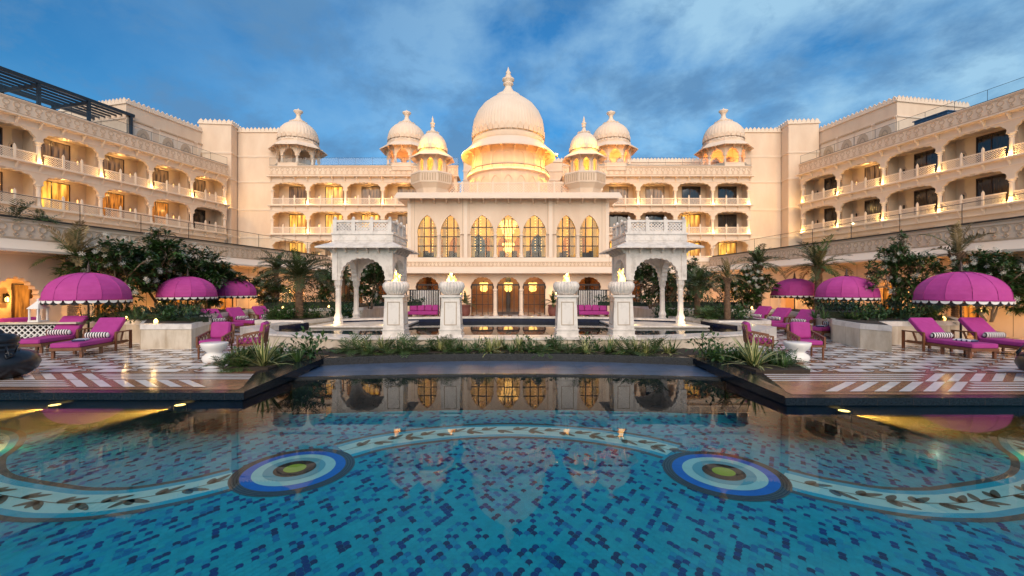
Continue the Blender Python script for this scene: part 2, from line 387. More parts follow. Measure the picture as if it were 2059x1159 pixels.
while y < 10.9:
    lim = 1.3*y+1.2; off = rx if row % 2 else 0
    i = -int(lim/(2*rx))
    while i*2*rx < lim:
        x = i*2*rx+off
        if not (y > 9.75 and abs(x) > 5.1) and not (y > rim_d(x)-.05):
            q = _rt.random()*.52+cl(i, row)*.48
            ck = (i//3, row//4); 
            if ck not in cells: cells[ck] = (_rt.randrange(3), _rt.randrange(3), _rt.choice((1,1,2,2,3)), _rt.randrange(3), _rt.randrange(4))
            cc = cells[ck]
            m = 1 if q < .24 else 3 if q < .30 else 2 if q > .72 else 0
            if i % 3 == cc[0] and cc[1] <= row % 4 < cc[1]+cc[2]: m = 4
            elif i % 3 == cc[3] and row % 4 == cc[4]: m = 3 if cc[2] > 1 else 4
            if m == 4 and _rt.random() < .35: m = 5
            o = len(tv); tv += [(x+a, y+b, FZ+.004) for a, b in SH]; tf.append(list(range(o, o+len(SH)))); tm.append(m+1)
        i += 1
    y += ry; row += 1
o = len(pf.v); pf.v += tv; pf.f += [[i+o for i in f] for f in tf]; pf.mi += tm; pf.sm += [False]*len(tf)
struct('pool_floor', pf)

# mosaic ribbon with leaves and the two roundels on the pool floor
mm = [mat('mosaic_grey', (.065,.075,.08), .4, (.12,.12,.11), 40), mat('mosaic_teal', (.012,.42,.60), .35, (.018,.48,.66), 6), mat('mosaic_pale_aqua', (.46,.76,.74), .35, (.52,.82,.80), 6),
      mat('mosaic_royal_blue', (.012,.15,.62), .35, (.015,.19,.72), 8), mat('mosaic_grey_teal', (.17,.46,.54), .35), mat('mosaic_black', (.015,.02,.02), .4), mat('mosaic_lime', (.40,.52,.05), .35), mat('mosaic_leaf_grey', (.10,.11,.095), .4, (.15,.15,.12), 30)]
def smooth_line(ctrl, n=14):
    out = []
    c = [2*Vector(ctrl[0])-Vector(ctrl[1])]+[Vector(q) for q in ctrl]+[2*Vector(ctrl[-1])-Vector(ctrl[-2])]
    for k in range(1, len(c)-2):
        for j in range(n):
            t = j/n; a, b, e, g = c[k-1], c[k], c[k+1], c[k+2]
            out.append(.5*((2*b)+(e-a)*t+(2*a-5*b+4*e-g)*t*t+(3*b-a-3*e+g)*t**3))
    out.append(c[-2]); return out
def ribbon(mb, pts, edges, z):
    nn = []
    for i, p in enumerate(pts):
        d = (pts[min(i+1, len(pts)-1)]-pts[max(0, i-1)]).normalized(); nn.append(Vector((-d.y, d.x)))
    for (e0, e1, m) in edges:
        v = []
        for p, n_ in zip(pts, nn): a, b = p+n_*e0, p+n_*e1; v += [(a.x, a.y, z), (b.x, b.y, z)]
        mb.add(v, [(2*i, 2*i+2, 2*i+3, 2*i+1) for i in range(len(pts)-1)], m)
def leaf_flat(mb, p, ang, ln, wd, z, m):
    c, s = math.cos(ang), math.sin(ang); v = []
    for k in range(12):
        t = 2*PI*k/12; x = ln*.5*(1+math.cos(t)); y_ = wd*.5*math.sin(t)*(1-.25*math.cos(t)); v.append((p.x+c*x-s*y_, p.y+s*x+c*y_, z))
    mb.add(v, [list(range(12))], m)
rb = MB(*mm)
E = [(-.46,-.36,0),(-.36,-.245,1),(-.245,.245,2),(.245,.36,1),(.36,.46,0)]
left = [G(472,962,FZ), G(380,985,FZ), G(250,1008,FZ), G(150,1014,FZ), G(70,1008,FZ), (-7.75,6.2), (-8.7,6.9), (-9.2,7.6), (-9.9,8.2), (-11.2,8.6)]
right = [(-x, y) for x, y in left]
arch_l = [G(690,908,FZ), G(760,890,FZ), G(850,877,FZ), G(935,869,FZ), G(1022,866,FZ), G(1110,869,FZ), G(1195,877,FZ), G(1285,891,FZ), G(1352,908,FZ)]
for ctrl in (left, right, arch_l):
    pts = smooth_line(ctrl); ribbon(rb, pts, E, FZ+.008); ribbon(rb, pts, [(-.008,.008,7)], FZ+.012)
    acc = 0; k = 0
    for i in range(1, len(pts)-1):
        acc += (pts[i]-pts[i-1]).length
        if acc > .27:
            acc = 0; k += 1; d = (pts[i+1]-pts[i-1]); a = math.atan2(d.y, d.x); sg = 1 if k % 2 else -1
            leaf_flat(rb, pts[i], a+sg*.55+(PI if ctrl is left else 0), .34, .10, FZ+.012, 7); leaf_flat(rb, pts[i], a+sg*1.15+(PI if ctrl is left else 0), .20, .12, FZ+.012, 7)
            if k % 4 == 0: leaf_flat(rb, pts[i], a-sg*.9, .24, .10, FZ+.012, 7)
for px, py in ((593, 946), (1455, 953)):
    cx, cy = G(px, py, FZ); R0 = .885
    for j, (fr, m) in enumerate(((1,0),(.84,3),(.67,2),(.50,4),(.345,5),(.185,6))):
        rb.add([(cx+R0*fr*math.cos(2*PI*i/64), cy+R0*fr*math.sin(2*PI*i/64), FZ+.014+j*.004) for i in range(64)], [list(range(64))], m)
    for q in range(3):
        r1 = R0*(.87+.045*q); v = []
        for i in range(64): a = 2*PI*i/64; v += [(cx+r1*math.cos(a), cy+r1*math.sin(a), FZ+.0175), (cx+(r1+.012)*math.cos(a), cy+(r1+.012)*math.sin(a), FZ+.0175)]
        rb.add(v, [(2*i, (2*i+2) % 128, (2*i+3) % 128, 2*i+1) for i in range(64)], 5)
struct('pool_mosaic', rb)
struct('pool_water', MB(water_mat('pool_water', (.80, .97, .98), .022, 1.6)).flat([(-34,-8),(34,-8),(34,9.9),(5.2,9.9),(5.2,11.0),(-5.2,11.0),(-5.2,9.9),(-34,9.9)], WZ))

# pool far wall + sloping weir
rim = MB('granite', 'slate', 'navy', mat('weir_joint', (.10,.12,.15), .5))
NR = 40
def rp(k, off, z): x = -4.85+9.7*k/NR; return (x, rim_d(x)+off*(1-.2*(x/4.6)**2), z)
rows = [(0,FZ-.1,2),(0,.135,0),(.10,.135,0),(1.72,.16,1),(1.72,.355,0),(1.95,.355,0),(1.95,-.2,0)]
for a in range(len(rows)-1):
    v = [rp(k, *rows[q][:2]) for q in (a, a+1) for k in range(NR+1)]
    rim.add(v, [(k, k+1, NR+2+k, NR+1+k) for k in range(NR)], rows[a+1][2])
for k in range(0, NR+1, 3):
    x, y_, z_ = rp(k, .11, .139); y2 = rp(k, 1.71, 0)[1]; rim.add([(x,y_,z_),(x+.012,y_,z_),(x+.012,y2,.163),(x,y2,.163)], [(0,1,2,3)], 3)
v = []
for k in range(NR+1): x, y_, z_ = rp(k, .55, .146); v += [(x,y_,z_),(x,y_+.03,z_+.0006)]
rim.add(v, [(2*k,2*k+2,2*k+3,2*k+1) for k in range(NR)], 3)
struct('pool_weir', rim)
sw = MB('navy'); sw.box(-34,-5.2,9.9,10.2,FZ-.2,.1); sw.box(5.2,34,9.9,10.2,FZ-.2,.1); sw.box(-5.3,-5.0,9.9,11.6,FZ-.2,.1); sw.box(5.0,5.3,9.9,11.6,FZ-.2,.1)
struct('pool_wall', sw)

# decks: slab with black coping, paving laid on top
def deck(sx, d0, name):
    xi = 4.81
    slab = MB('granite', 'brown_tile', 'white_tile', 'line_tile', 'navy')
    poly = [(xi,d0),(40,d0),(40,26),(4.9,26),(4.9,11.2),(xi-.05,10.3)]
    fl = (lambda q: [(sx*x, y) for x, y in (q if sx > 0 else q[::-1])])
    slab.prism(fl(poly), .115, .246, 0); slab.prism(fl([(xi+.07,d0+.07),(40,d0+.07),(40,d0+.3),(xi+.3,d0+.3),(xi+.2,10.3),(xi+.07,10.3)]), -.10, .115, 4)
    pol2 = [(xi+.25,d0+.22),(40,d0+.22),(40,26),(5.3,26),(5.3,9.4)]
    slab.flat(fl(pol2), .250, 1)
    # chevron band: quarters of broad bars and of long thin lines
    b0, b1 = d0+.42, 9.62
    slab.flat(fl([(xi+.95,b0-.03),(40,b0-.03),(40,b0),(xi+.95,b0)]), .254, 3); slab.flat(fl([(xi+.75,b1),(40,b1),(40,b1+.03),(xi+.75,b1+.03)]), .254, 3)
    mid = (b0+b1)/2; half = 2.0
    def inx(x, yy): return xi+.95-(yy-b0)*.12
    for rowi, (y0, y1) in enumerate(((b0+.02, mid-.02), (mid+.02, b1-.02))):
        x = xi+.55; sec = 0
        while x < 24:
            xe = x+half*1.55; bars = (sec+rowi) % 2 == 0; h = y1-y0; sh = h*1.25
            if bars:
                q = x
                while q < xe-.05:
                    (slab.flat(fl([(q,y0),(q+.23,y0),(q+.23+sh,y1),(q+sh,y1)]), .254, 2) if q > xi+.55 else None); q += .45
            else:
                nl = 4
                for k in range(nl):
                    ya = y0+h*(k+.2)/nl; yb = ya+h*.5/nl; t = (ya-y0)/h
                    o0 = sh*t
                    (slab.flat(fl([(max(x+o0-.9*(sec == 0),xi+.45),ya),(xe+o0-.12,ya),(xe+o0-.12,yb),(max(x+o0-.9*(sec == 0),xi+.45),yb)]), .254, 2))
            x = xe; sec += 1
    for k in range(26):
        u = xi+.35+.62*k; slab.box(min(sx*u, sx*(u+.008)), max(sx*u, sx*(u+.008)), d0-.0025, d0+.0, .118, .244, 3); slab.flat(fl([(u,d0),(u+.008,d0),(u+.008,d0+.22),(u,d0+.22)]), .2475, 3)
    # field of long white hexagons with brown keys
    py, pxx = .40, 1.18; r = 0; y = 9.95
    while y < 25.6:
        x = 5.5+(pxx/2 if r % 2 else 0)
        if y < 10.4: x += 1.2
        while x < 27:
            a, hb = pxx*.46, py*.62
            hexa = lambda g: [(x-a-g,y),(x-a+.2,y-hb*.72-g*.6),(x+a-.2,y-hb*.72-g*.6),(x+a+g,y),(x+a-.2,y+hb*.72+g*.6),(x-a+.2,y+hb*.72+g*.6)]
            slab.flat(fl(hexa(.022)), .253+.0006*(r % 2), 3); slab.flat(fl(hexa(0)), .256+.0006*(r % 2), 2)
            for k in (-1, 1):
                u = x+k*a*.72; slab.flat(fl([(u-.05,y-.12),(u+.03,y-.12),(u+.05,y+.12),(u-.03,y+.12)]), .2585, 3 if k > 0 else 1)
            x += pxx
        y += py; r += 1
    return struct(name, slab)
deck(-1, DL, 'pool_deck'); deck(1, DR, 'pool_deck')
# black granite aprons that climb from the deck corners to the weir
for sx in (-1, 1):
    ap = MB('granite', 'slate'); d0 = DL if sx < 0 else DR
    a = [(sx*4.83,d0+.05,.256),(sx*5.12,d0+.5,.256),(sx*5.7,9.75,.262),(sx*5.35,11.6,.37),(sx*4.72,11.45,.37)]
    ap.add(a+[(x,y,.2) for x,y,z in a], [[0,1,2,3,4] if sx > 0 else [4,3,2,1,0]]+[(i,(i+1)%5,5+(i+1)%5,5+i) for i in range(5)], 0)
    struct('granite_apron', ap)
# court behind, lower terrace in front of the hall
tr = MB('white_tile', 'brown_tile'); tr.box(-60, 60, 11.65, 90, -1.3, -.15)
for k in range(40): tr.flat([(-16+.8*k,30),(-15.65+.8*k,30),(-15.65+.8*k,36.9),(-16+.8*k,36.9)], -.146, 1)
struct('terrace', tr)

# planting bed behind the weir, marble upper basin
bed = MB('soil'); bed.prism([(-6.5,9.85),(-5.5,9.9),(-5.3,11.5),(-4.6,11.55),(0,11.95),(4.6,11.55),(5.3,11.5),(5.5,9.6),(6.7,9.6),(7.0,10.8),(5.2,13.3),(-5.2,13.3),(-6.9,11.0)], .1, .33)
struct('planting_soil', bed)
bs = MB('marble_worn', 'marble', 'navy', 'slate')
front = [(-8.0,14.2),(-4.9,12.95),(4.9,12.95),(8.0,14.2)]
inner = [(-8.0,14.9),(-4.7,13.75),(4.7,13.75),(8.0,14.9)]
for i in range(3):
    bs.prism([front[i],front[i+1],inner[i+1],inner[i]], .2, .60, 0); 
    e = .05; bs.prism([(front[i][0],front[i][1]-e),(front[i+1][0],front[i+1][1]-e),inner[i+1],inner[i]], .604, .66, 1)
for sx in (-1, 1):
    side = [(sx*8.0,14.2),(sx*10.3,16.6),(sx*9.2,23),(sx*8.5,23),(sx*9.4,16.9),(sx*8.0,14.9)]
    bs.prism(side[::sx], .2, .66, 1)
    bs.prism([(sx*8.9,18.8),(sx*9.5,16.95),(sx*9.6,23),(sx*9.0,23)][::sx], .1, .62, 2)
# far arc of the basin: dark blue wall and pale coping
NA = 36; v = []
arc = [(9.0*math.sin(t), 18.2+3.6*math.cos(t)) for t in [(-1.05+2.1*k/NA) for k in range(NA+1)]]
for off, z in ((0,.2),(0,.62),(0,.70),(.5,.70),(.5,-.2)):
    v += [(x*(1+off/9), y+off, z) for x, y in arc]
n1 = NA+1
bs.add(v, [(k,k+1,n1+k+1,n1+k) for k in range(NA)], 2)
for q in (1,2,3): bs.add([], [], 1); 
bs.add(v, [(q*n1+k,q*n1+k+1,(q+1)*n1+k+1,(q+1)*n1+k) for q in (1,2,3) for k in range(NA)], 1)
struct('basin_wall', bs)
struct('basin_water', MB(water_mat('basin_water', (.30, .42, .55), .03, 1.2)).flat([(-9.6,16.9),(-8,14.6),(-4.7,13.7),(4.7,13.7),(8,14.6),(9.6,16.9),(9.3,20.6),(6,21.4),(3,21.7),(0,21.8),(-3,21.7),(-6,21.4),(-9.3,20.6)], .45))
struct('basin_floor', MB('navy').flat([(-10,13.2),(10,13.2),(10,23.4),(-10,23.4)], .12))
# ------------------------------------------------------------------ balcony buildings
ST = 3.4
ME = {}
ME['bcol'] = column_mesh('column', 1.78, .17, 'cream_lt', 8)
def railing_mesh(bay):
    k = ('rail', round(bay, 2))
    if k not in ME:
        r = MB('cream_lt'); x0, x1 = .22, bay-.22; t = (x1-x0)/3
        r.box(x0, x1, -.05, .05, .02, .10); r.box(x0, x1, -.05, .05, .74, .82)
        for i in range(3): jali(r, x0+i*t+.06, x0+(i+1)*t-.06, .10, .74, 0, .17, .030, .03)
        for i in (1, 2):
            r.box(x0+i*t-.07, x0+i*t+.07, -.07, .07, .02, 1.05); r.lathe([(.07,0),(.09,.05),(.03,.12),(0,.2)], 6, (x0+i*t,0,1.05))
        ME[k] = r.mesh('railing')
    return ME[k]
def window_meshes(w, h):
    k = ('win', w, h)
    if k not in ME:
        f = MB('darkwood'); t = .07
        f.box(0,t,-.06,.05,0,h); f.box(w-t,w,-.06,.05,0,h); f.box(t,w-t,-.06,.05,h-t,h); f.box(t,w-t,-.06,.05,0,t*.6); f.box(w*.42,w*.42+.06,-.055,.05,t,h-t)
        ME[k] = f.mesh('frame')
        for q in ('pane_dark','pane_dim','pane_lit','pane_amber'):
            ME[(k, q)] = MB(q).panel([(t,t*.6),(w-t,t*.6),(w-t,h-t),(t,h-t)], -.01, .01).mesh('pane')
    return k
ME['niche'] = MB('carve', 'niche_glow').panel(foil(-.17,.17,.35,.75,3,.02)+[(.17,0),(-.17,0)], -.04, 0, 0).panel([(-.05,.12),(.05,.12),(.05,.42),(0,.5),(-.05,.42)], -.06, -.041, 1).mesh('wall_lamp')
ME['niche_off'] = MB('carve', 'pane_dark').panel(foil(-.17,.17,.35,.75,3,.02)+[(.17,0),(-.17,0)], -.04, 0, 0).panel([(-.08,.1),(.08,.1),(.08,.5),(0,.6),(-.08,.5)], -.06, -.041, 1).mesh('wall_lamp')
ME['up'] = MB('iron', 'bulb').lathe([(.05,0),(.06,.1)], 8).lathe([(.045,.101),(0,.103)], 8, m=1).mesh('uplight')
def bracket(mb, x, y0, y1, z0, z1, m=0, w=.12):
    """curved stone bracket: deep at the wall, thin at the tip"""
    h = z1-z0; mb.profile_x([(y1,z0),(y1,z1),(y0,z1),(y0,z1-h*.22),(y0+(y1-y0)*.45,z1-h*.45),(y0+(y1-y0)*.7,z0+h*.1)], x-w/2, x+w/2, m)

def balcony_block(root, nb, bay, floors, state, win_side, depth=1.6, uplights=(), topz=True, low=None):
    """state[(floor, bay)] -> pane material; lit ones get a balcony lamp"""
    W = nb*bay
    wl = MB('cream', 'inner', 'carve', 'cream_lt')
    for fi, z0 in enumerate(floors):
        top = z0+2.75
        wl.box(-.2, W+.2, -.42, depth+.2, z0-.15, z0); wl.box(-.2, W+.2, -.50, -.42, z0-.12, z0-.04, 3)
        wl.box(0, W, -.10, .16, z0-.65, z0-.15, 3)
        n = nb*3
        for i in range(n+1): bracket(wl, min(max(W*i/n, .08), W-.08), -.38, -.10, z0-.58, z0-.15, 3)
        for b in range(nb):
            x0 = b*bay; c = foil(x0+.30, x0+bay-.30, z0+1.78, z0+2.58, 9, .085, 3.1, seg=5)
            wl.arch(x0+.001, x0+bay-.001, z0+1.78, top, c, -.08, .18)
            wl.box(x0+bay*.5-.16, x0+bay*.5+.16, -.085, -.06, z0+2.55, z0+2.70, 2)
        wl.box(0, W, -.13, .02, top-.02, top+.06, 3)
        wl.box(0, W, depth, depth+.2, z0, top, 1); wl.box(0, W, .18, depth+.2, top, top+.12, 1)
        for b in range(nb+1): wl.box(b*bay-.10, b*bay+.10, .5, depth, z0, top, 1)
    zt = floors[-1]+ST
    wl.box(-.2, W+.2, -.55, depth+.2, zt-.15, zt); wl.box(-.2, W+.2, -.62, -.55, zt-.12, zt-.03, 3); wl.box(0, W, -.10, .16, zt-.65, zt-.15, 3)
    for i in range(nb*3+1): bracket(wl, min(max(W*i/(nb*3), .08), W-.08), -.5, -.10, zt-.60, zt-.15, 3)
    wl.box(-.1, W+.1, -.22, .05, zt, zt+1.15); ring_strip(wl, -.1, W+.1, zt+.12, zt+1.05, -.22, 2, .62, .05, .03)
    wl.box(-.14, W+.14, -.28, .08, zt+1.15, zt+1.22, 3)
    wl.box(0, W, .05, depth+.2, zt, zt+.3)
    if low is not None:
        z0 = low; wl.box(0, W, .2, .5, z0, floors[0]-.15, 0)
        for b in range(nb): wl.box(b*bay+.5, b*bay+bay-.5, .14, .22, z0+1.6, z0+2.35, 2)
    ob('wall', wl, root)
    glass_rail(root, -.1, W+.1, -.05, zt+1.22, .95)
    for fi, z0 in enumerate(floors):
        for b in range(nb+1): ob('column', ME['bcol'], root, (min(max(b*bay, .18), W-.18), .05, z0))
        for b in range(nb):
            ob('railing', railing_mesh(bay), root, (b*bay, -.12, z0))
            st = state.get((fi, b), 'pane_dark'); k = window_meshes(2.25, 2.55)
            wx = b*bay+(bay*.40-1.0 if win_side < 0 else bay*.60-1.25)
            f = ob('window', ME[k], root, (wx, depth-.01, z0+.02)); ob('pane', ME[(k, st)], f)
            lit = st != 'pane_dark'
            ob('wall_lamp', ME['niche' if lit else 'niche_off'], root, (b*bay+(bay*.82 if win_side < 0 else bay*.14), depth, z0+.9))
            if lit: lamp('balcony_lamp', (b*bay+bay*.5, depth*.45, z0+2.45), 20, (1, .58, .20), 0, root)
    for fi, b in uplights:
        z0 = floors[fi]
        for dx in ((-.33,), (.33,)):
            x = min(max(b*bay+dx[0], .1), W-.1)
            ob('uplight', ME['up'], root, (x, -.04, z0))
        lamp('column_lamp', (min(max(b*bay, .2), W-.2), -.38, z0+.22), 34, (1, .60, .17), 0, root)

# left wing: columns recede from (-38.9, 26.2) to (-32.9, 51)
Lr = thing('balcony_wing', 'cream balcony wing on the left with a black rooftop pergola above it', 'building', (-39.1, 25.9, 0), math.atan2(24.9, 5.98))
LB = math.hypot(24.9, 5.98)/6
stL = {(0,0):'pane_dim',(0,1):'pane_dim',(0,2):'pane_lit',(0,3):'pane_amber',(0,4):'pane_amber',(0,5):'pane_dark',(1,0):'pane_dark',(1,1):'pane_dark',(1,2):'pane_dim',(1,3):'pane_dim',(1,4):'pane_dim',(1,5):'pane_dim'}
balcony_block(Lr, 6, LB, [8.5, 11.9], stL, -1, uplights=[(1,2),(1,3),(1,4),(1,5),(1,6)], low=5.1)
# right wing
rdx, rdy = 38.2-34.0, 27.6-50.2
Rr = thing('balcony_wing', 'cream balcony wing on the right with lamplit column feet and dark windows', 'building', (34.0, 50.2, 0), math.atan2(rdy, rdx))
RB = math.hypot(rdx, rdy)/5
stR = {(1,1):'pane_dim'}
balcony_block(Rr, 6, RB, [8.5, 11.9], stR, 1, uplights=[(f, b) for f in (0, 1) for b in range(7)], low=5.1)
# rear range, left and right of the hall
Br = thing('balcony_range', 'cream balcony range behind the hall, left half with lamplit rooms', 'building', (-28.0, 51, 0))
stB = {(0,0):'pane_lit',(0,1):'pane_dim',(0,2):'pane_lit',(0,3):'pane_lit',(0,4):'pane_dim',(1,0):'pane_lit',(1,1):'pane_lit',(1,2):'pane_lit',(1,3):'pane_dim',(1,4):'pane_dim',(2,0):'pane_dim',(2,1):'pane_lit',(2,2):'pane_dim',(2,3):'pane_dim',(2,4):'pane_dim'}
balcony_block(Br, 5, 4.4, [5.1, 8.5, 11.9], stB, 1, uplights=[(2,1),(2,2),(2,3),(1,1),(1,2)])
Br2 = thing('balcony_range', 'cream balcony range behind the hall, right half with mostly dark rooms', 'building', (6.5, 51, 0))
stB2 = {(0,0):'pane_lit',(0,1):'pane_lit',(0,2):'pane_lit',(0,3):'pane_lit',(0,4):'pane_lit',(1,3):'pane_lit',(2,1):'pane_dim',(2,2):'pane_dim'}
balcony_block(Br2, 5, 4.4, [5.1, 8.5, 11.9], stB2, 1, uplights=[(2,2),(2,3),(2,4),(2,5),(1,4),(1,5),(0,3),(0,4),(0,5)])

# ------------------------------------------------------------------ tall plain blocks behind
def band(mb, x0, x1, y, zs, m):
    for z in zs: mb.box(x0, x1, y-.09, y, z, z+.13, m); mb.box(x0, x1, y-.05, y, z-.10, z, m)
def tall_block(name, label, loc, rz, W, D, top, zs, wins=(), zbot=-.2, crest=True):
    r = thing(name, label, 'building', loc, rz); b = MB('cream', 'cream_lt', 'carve')
    b.box(0, W, 0, D, zbot, top); band(b, 0, W, 0, zs, 1); b.box(-.12, W+.12, -.12, D+.12, top, top+.18, 1)
    for z in zs: b.box(-.09, 0, 0, D, z, z+.13, 1); b.box(W, W+.09, 0, D, z, z+.13, 1)
    for x, z in wins:
        b.box(x-.95, x+.95, -.03, 0, z-.2, z+2.55, 1)
    ob('wall', b, r)
    for x, z in wins:
        wn = MB('carve', 'groove'); c = foil(-.6, .6, z+1.1, z+1.95, 7, .04)
        wn.panel(c+[(.6, z), (-.6, z)], -.06, -.031, 0); wn.box(-.95,.95,-.14,-.03,z+2.45,z+2.6,0)
        for q in range(3): wn.panel(foil(-.45+.12*q,.45-.12*q,z+.9,z+1.7-.15*q,7,.03)+[(.45-.12*q,z+.1+.1*q),(-.45+.12*q,z+.1+.1*q)], -.075-.008*q, -.06-.008*q, q % 2)
        ob('blind_window', wn, r, (x, 0, 0))
    if crest:
        c = MB('cream_lt'); cresting(c, 0, W, 0, top+.18, .46, .45)
        M_ = Matrix.Rotation(PI/2, 4, 'Z')
        for xx in (0, W):
            c.M = Matrix.Translation((xx, 0, 0)) @ M_; cresting(c, 0, D, 0, top+.18, .46, .45)
        c.M = None; ob('cresting', c, r)
    return r
aL, aR = Lr.rotation_euler.z, Rr.rotation_euler.z
o = at(Lr, 17.1, 3.2, 0); tall_block('setback_block', 'plain cream set-back storey over the left wing, with blind arched windows', (o.x, o.y, 14.5), aL, 9.6, 9, 6.1, [4.6], [(1.6, 2.1), (4.2, 2.1), (6.2, 2.1), (8.6, 2.1)], 0)
o = at(Rr, -1.5, 3.0, 0); tall_block('setback_block', 'plain cream set-back storey over the right wing, with blind arched windows', (o.x, o.y, 14.5), aR, 9.6, 9, 6.1, [4.6], [(2.2, 2.1), (4.4, 2.1), (6.2, 2.1), (8.5, 2.1)], 0)
o = at(Lr, 26.6, 1.9, 0); tall_block('corner_tower', 'tall plain cream corner wall where the left wing meets the rear range', (-36.6, 51.2, 0), rad(6), 3.6, 8, 21.6, [8.3, 11.7, 15.1, 18.2])
tall_block('corner_tower', 'tall plain cream corner wall where the right wing meets the rear range', (33.3, 51.4, 0), rad(-5), 3.4, 8, 21.6, [8.3, 11.7, 15.1, 18.2])
tall_block('stair_block', 'plain cream wall with string courses left of the domed corner kiosk', (-33.1, 53, 0), 0, 6.6, 6, 21.2, [8.3, 11.7, 15.1, 18.2])
tall_block('stair_block', 'plain cream wall with string courses right of the domed corner kiosk', (28.4, 53, 0), 0, 5.0, 6, 21.2, [8.3, 11.7, 15.1, 18.2])
tall_block('attic_block', 'long low cream attic with cresting behind the dome and its right kiosks', (-6, 58, 0), 0, 34.2, 5, 19.0, [16.6, 17.8])
# little finials and the low dome beyond the roofs
pin = MB('cream_lt').lathe([(.42,0),(.45,.2),(.3,.35),(.18,.7),(.30,.9),(.30,1.1),(.12,1.4),(.16,1.55),(.05,1.9),(0,2.3)], 10)
pm = pin.mesh('roof_finial')
g = 'little pinnacles on the roof skyline'
for i, (px, lab) in enumerate(((463, 'small cream pinnacle left of its twin above the left corner wall'), (480, 'small cream pinnacle right of its twin above the left corner wall'), (1582, 'leftmost small pinnacle on the low dome beyond the right roofs'), (1600, 'middle small pinnacle on the low dome beyond the right roofs'), (1619, 'rightmost small pinnacle by the right corner tower cresting'))):
    d = 56 if i < 2 else 60; z = 21.2 if i < 2 else 22.9
    tag(ob('roof_finial', pm, None, ((px-CX)*d/F, d, z)), lab, 'finial', g)
ld = MB('cream', 'cream_lt').lathe([(2.6,-2.6),(2.6,-.05),(2.5,.2),(2.1,.62),(1.4,.95),(.6,1.1),(0,1.15)], 40, rib=.03, nrib=30)
ld.box(-2.6,2.6,-2.6,2.6,-9,-2.6)
tag(ob('low_dome', ld, None, ((1592-CX)*62/F, 62, 21.8)), 'low cream dome peeping over the roofs to the right', 'dome')

# ------------------------------------------------------------------ domed kiosks
def dome_profile(r, z0, h):
    pts = [(1.0,0),(1.035,.14),(1.04,.28),(1.0,.45),(.90,.62),(.74,.78),(.52,.91),(.31,.985)]
    return [(r*a, z0+h*b) for a, b in pts]
def finial_prof(r, z, h, urn=True):
    if urn: return [(r*.34,z-.02),(r*.36,z+h*.06),(r*.30,z+h*.12),(r*.14,z+h*.30),(r*.10,z+h*.48),(r*.14,z+h*.62),(r*.24,z+h*.74),(r*.24,z+h*.80),(r*.09,z+h*.84),(r*.05,z+h*.90),(0,z+h)]
    return [(r*.32,z-.02),(r*.34,z+h*.04),(r*.22,z+h*.10),(r*.13,z+h*.24),(r*.10,z+h*.34),(r*.17,z+h*.38),(r*.17,z+h*.42),(r*.08,z+h*.46),(r*.20,z+h*.52),(r*.20,z+h*.57),(r*.07,z+h*.62),(r*.11,z+h*.67),(r*.06,z+h*.73),(r*.09,z+h*.78),(r*.04,z+h*.86),(0,z+h)]
def petals(mb, r, z, n, h, m=0, out=.04, a0=0):
    for i in range(n):
        a = 2*PI*i/n+a0; wd = PI/n*.86; v = []
        for t, zz in ((-1,0),(-.9,.55),(-.45,.9),(0,1.08),(.45,.9),(.9,.55),(1,0)):
            v.append(((r+out)*math.cos(a+t*wd), (r+out)*math.sin(a+t*wd), z+h*zz))
        for t, zz in ((-1,0),(-.9,.55),(-.45,.9),(0,1.08),(.45,.9),(.9,.55),(1,0)):
            v.append(((r-.05)*math.cos(a+t*wd), (r-.05)*math.sin(a+t*wd), z+h*zz))
        mb.add(v, [[0,1,2,3,4,5,6]]+[(k+1,k,7+k,8+k) for k in range(6)], m)
def eave_oct(mb, r0, z0, r1, z1, n, m=0, t=.10, rot=PI/8):
    mb.lathe([(r0, z0), (r1, z1), (r1, z1-t), (r0*.9, z0-t*1.6)], n, (0,0,0), m, False, rot=rot)
def ring_walls(mb, n, r, z0, zs, za, zt, openw, t, m=0, rot=0, lobes=5, amp=.05, sill=None, jamb=True):
    """n-sided arcade: every side an arched panel"""
    side = 2*r*math.tan(PI/n)
    for i in range(n):
        mb.M = Matrix.Rotation(2*PI*i/n+rot, 4, 'Z') @ Matrix.Translation((0, -r, 0))
        c = foil(-openw/2, openw/2, zs, za, lobes, amp, 2.0, .25)
        mb.arch(-side/2, side/2, zs, zt, c, 0, t, m)
        if jamb:
            q = z0 if sill is None else sill
            mb.box(-side/2, -openw/2, 0, t, z0, zs, m); mb.box(openw/2, side/2, 0, t, z0, zs, m)
            if sill: mb.box(-openw/2, openw/2, .02, t-.02, z0, sill, m)
    mb.M = None
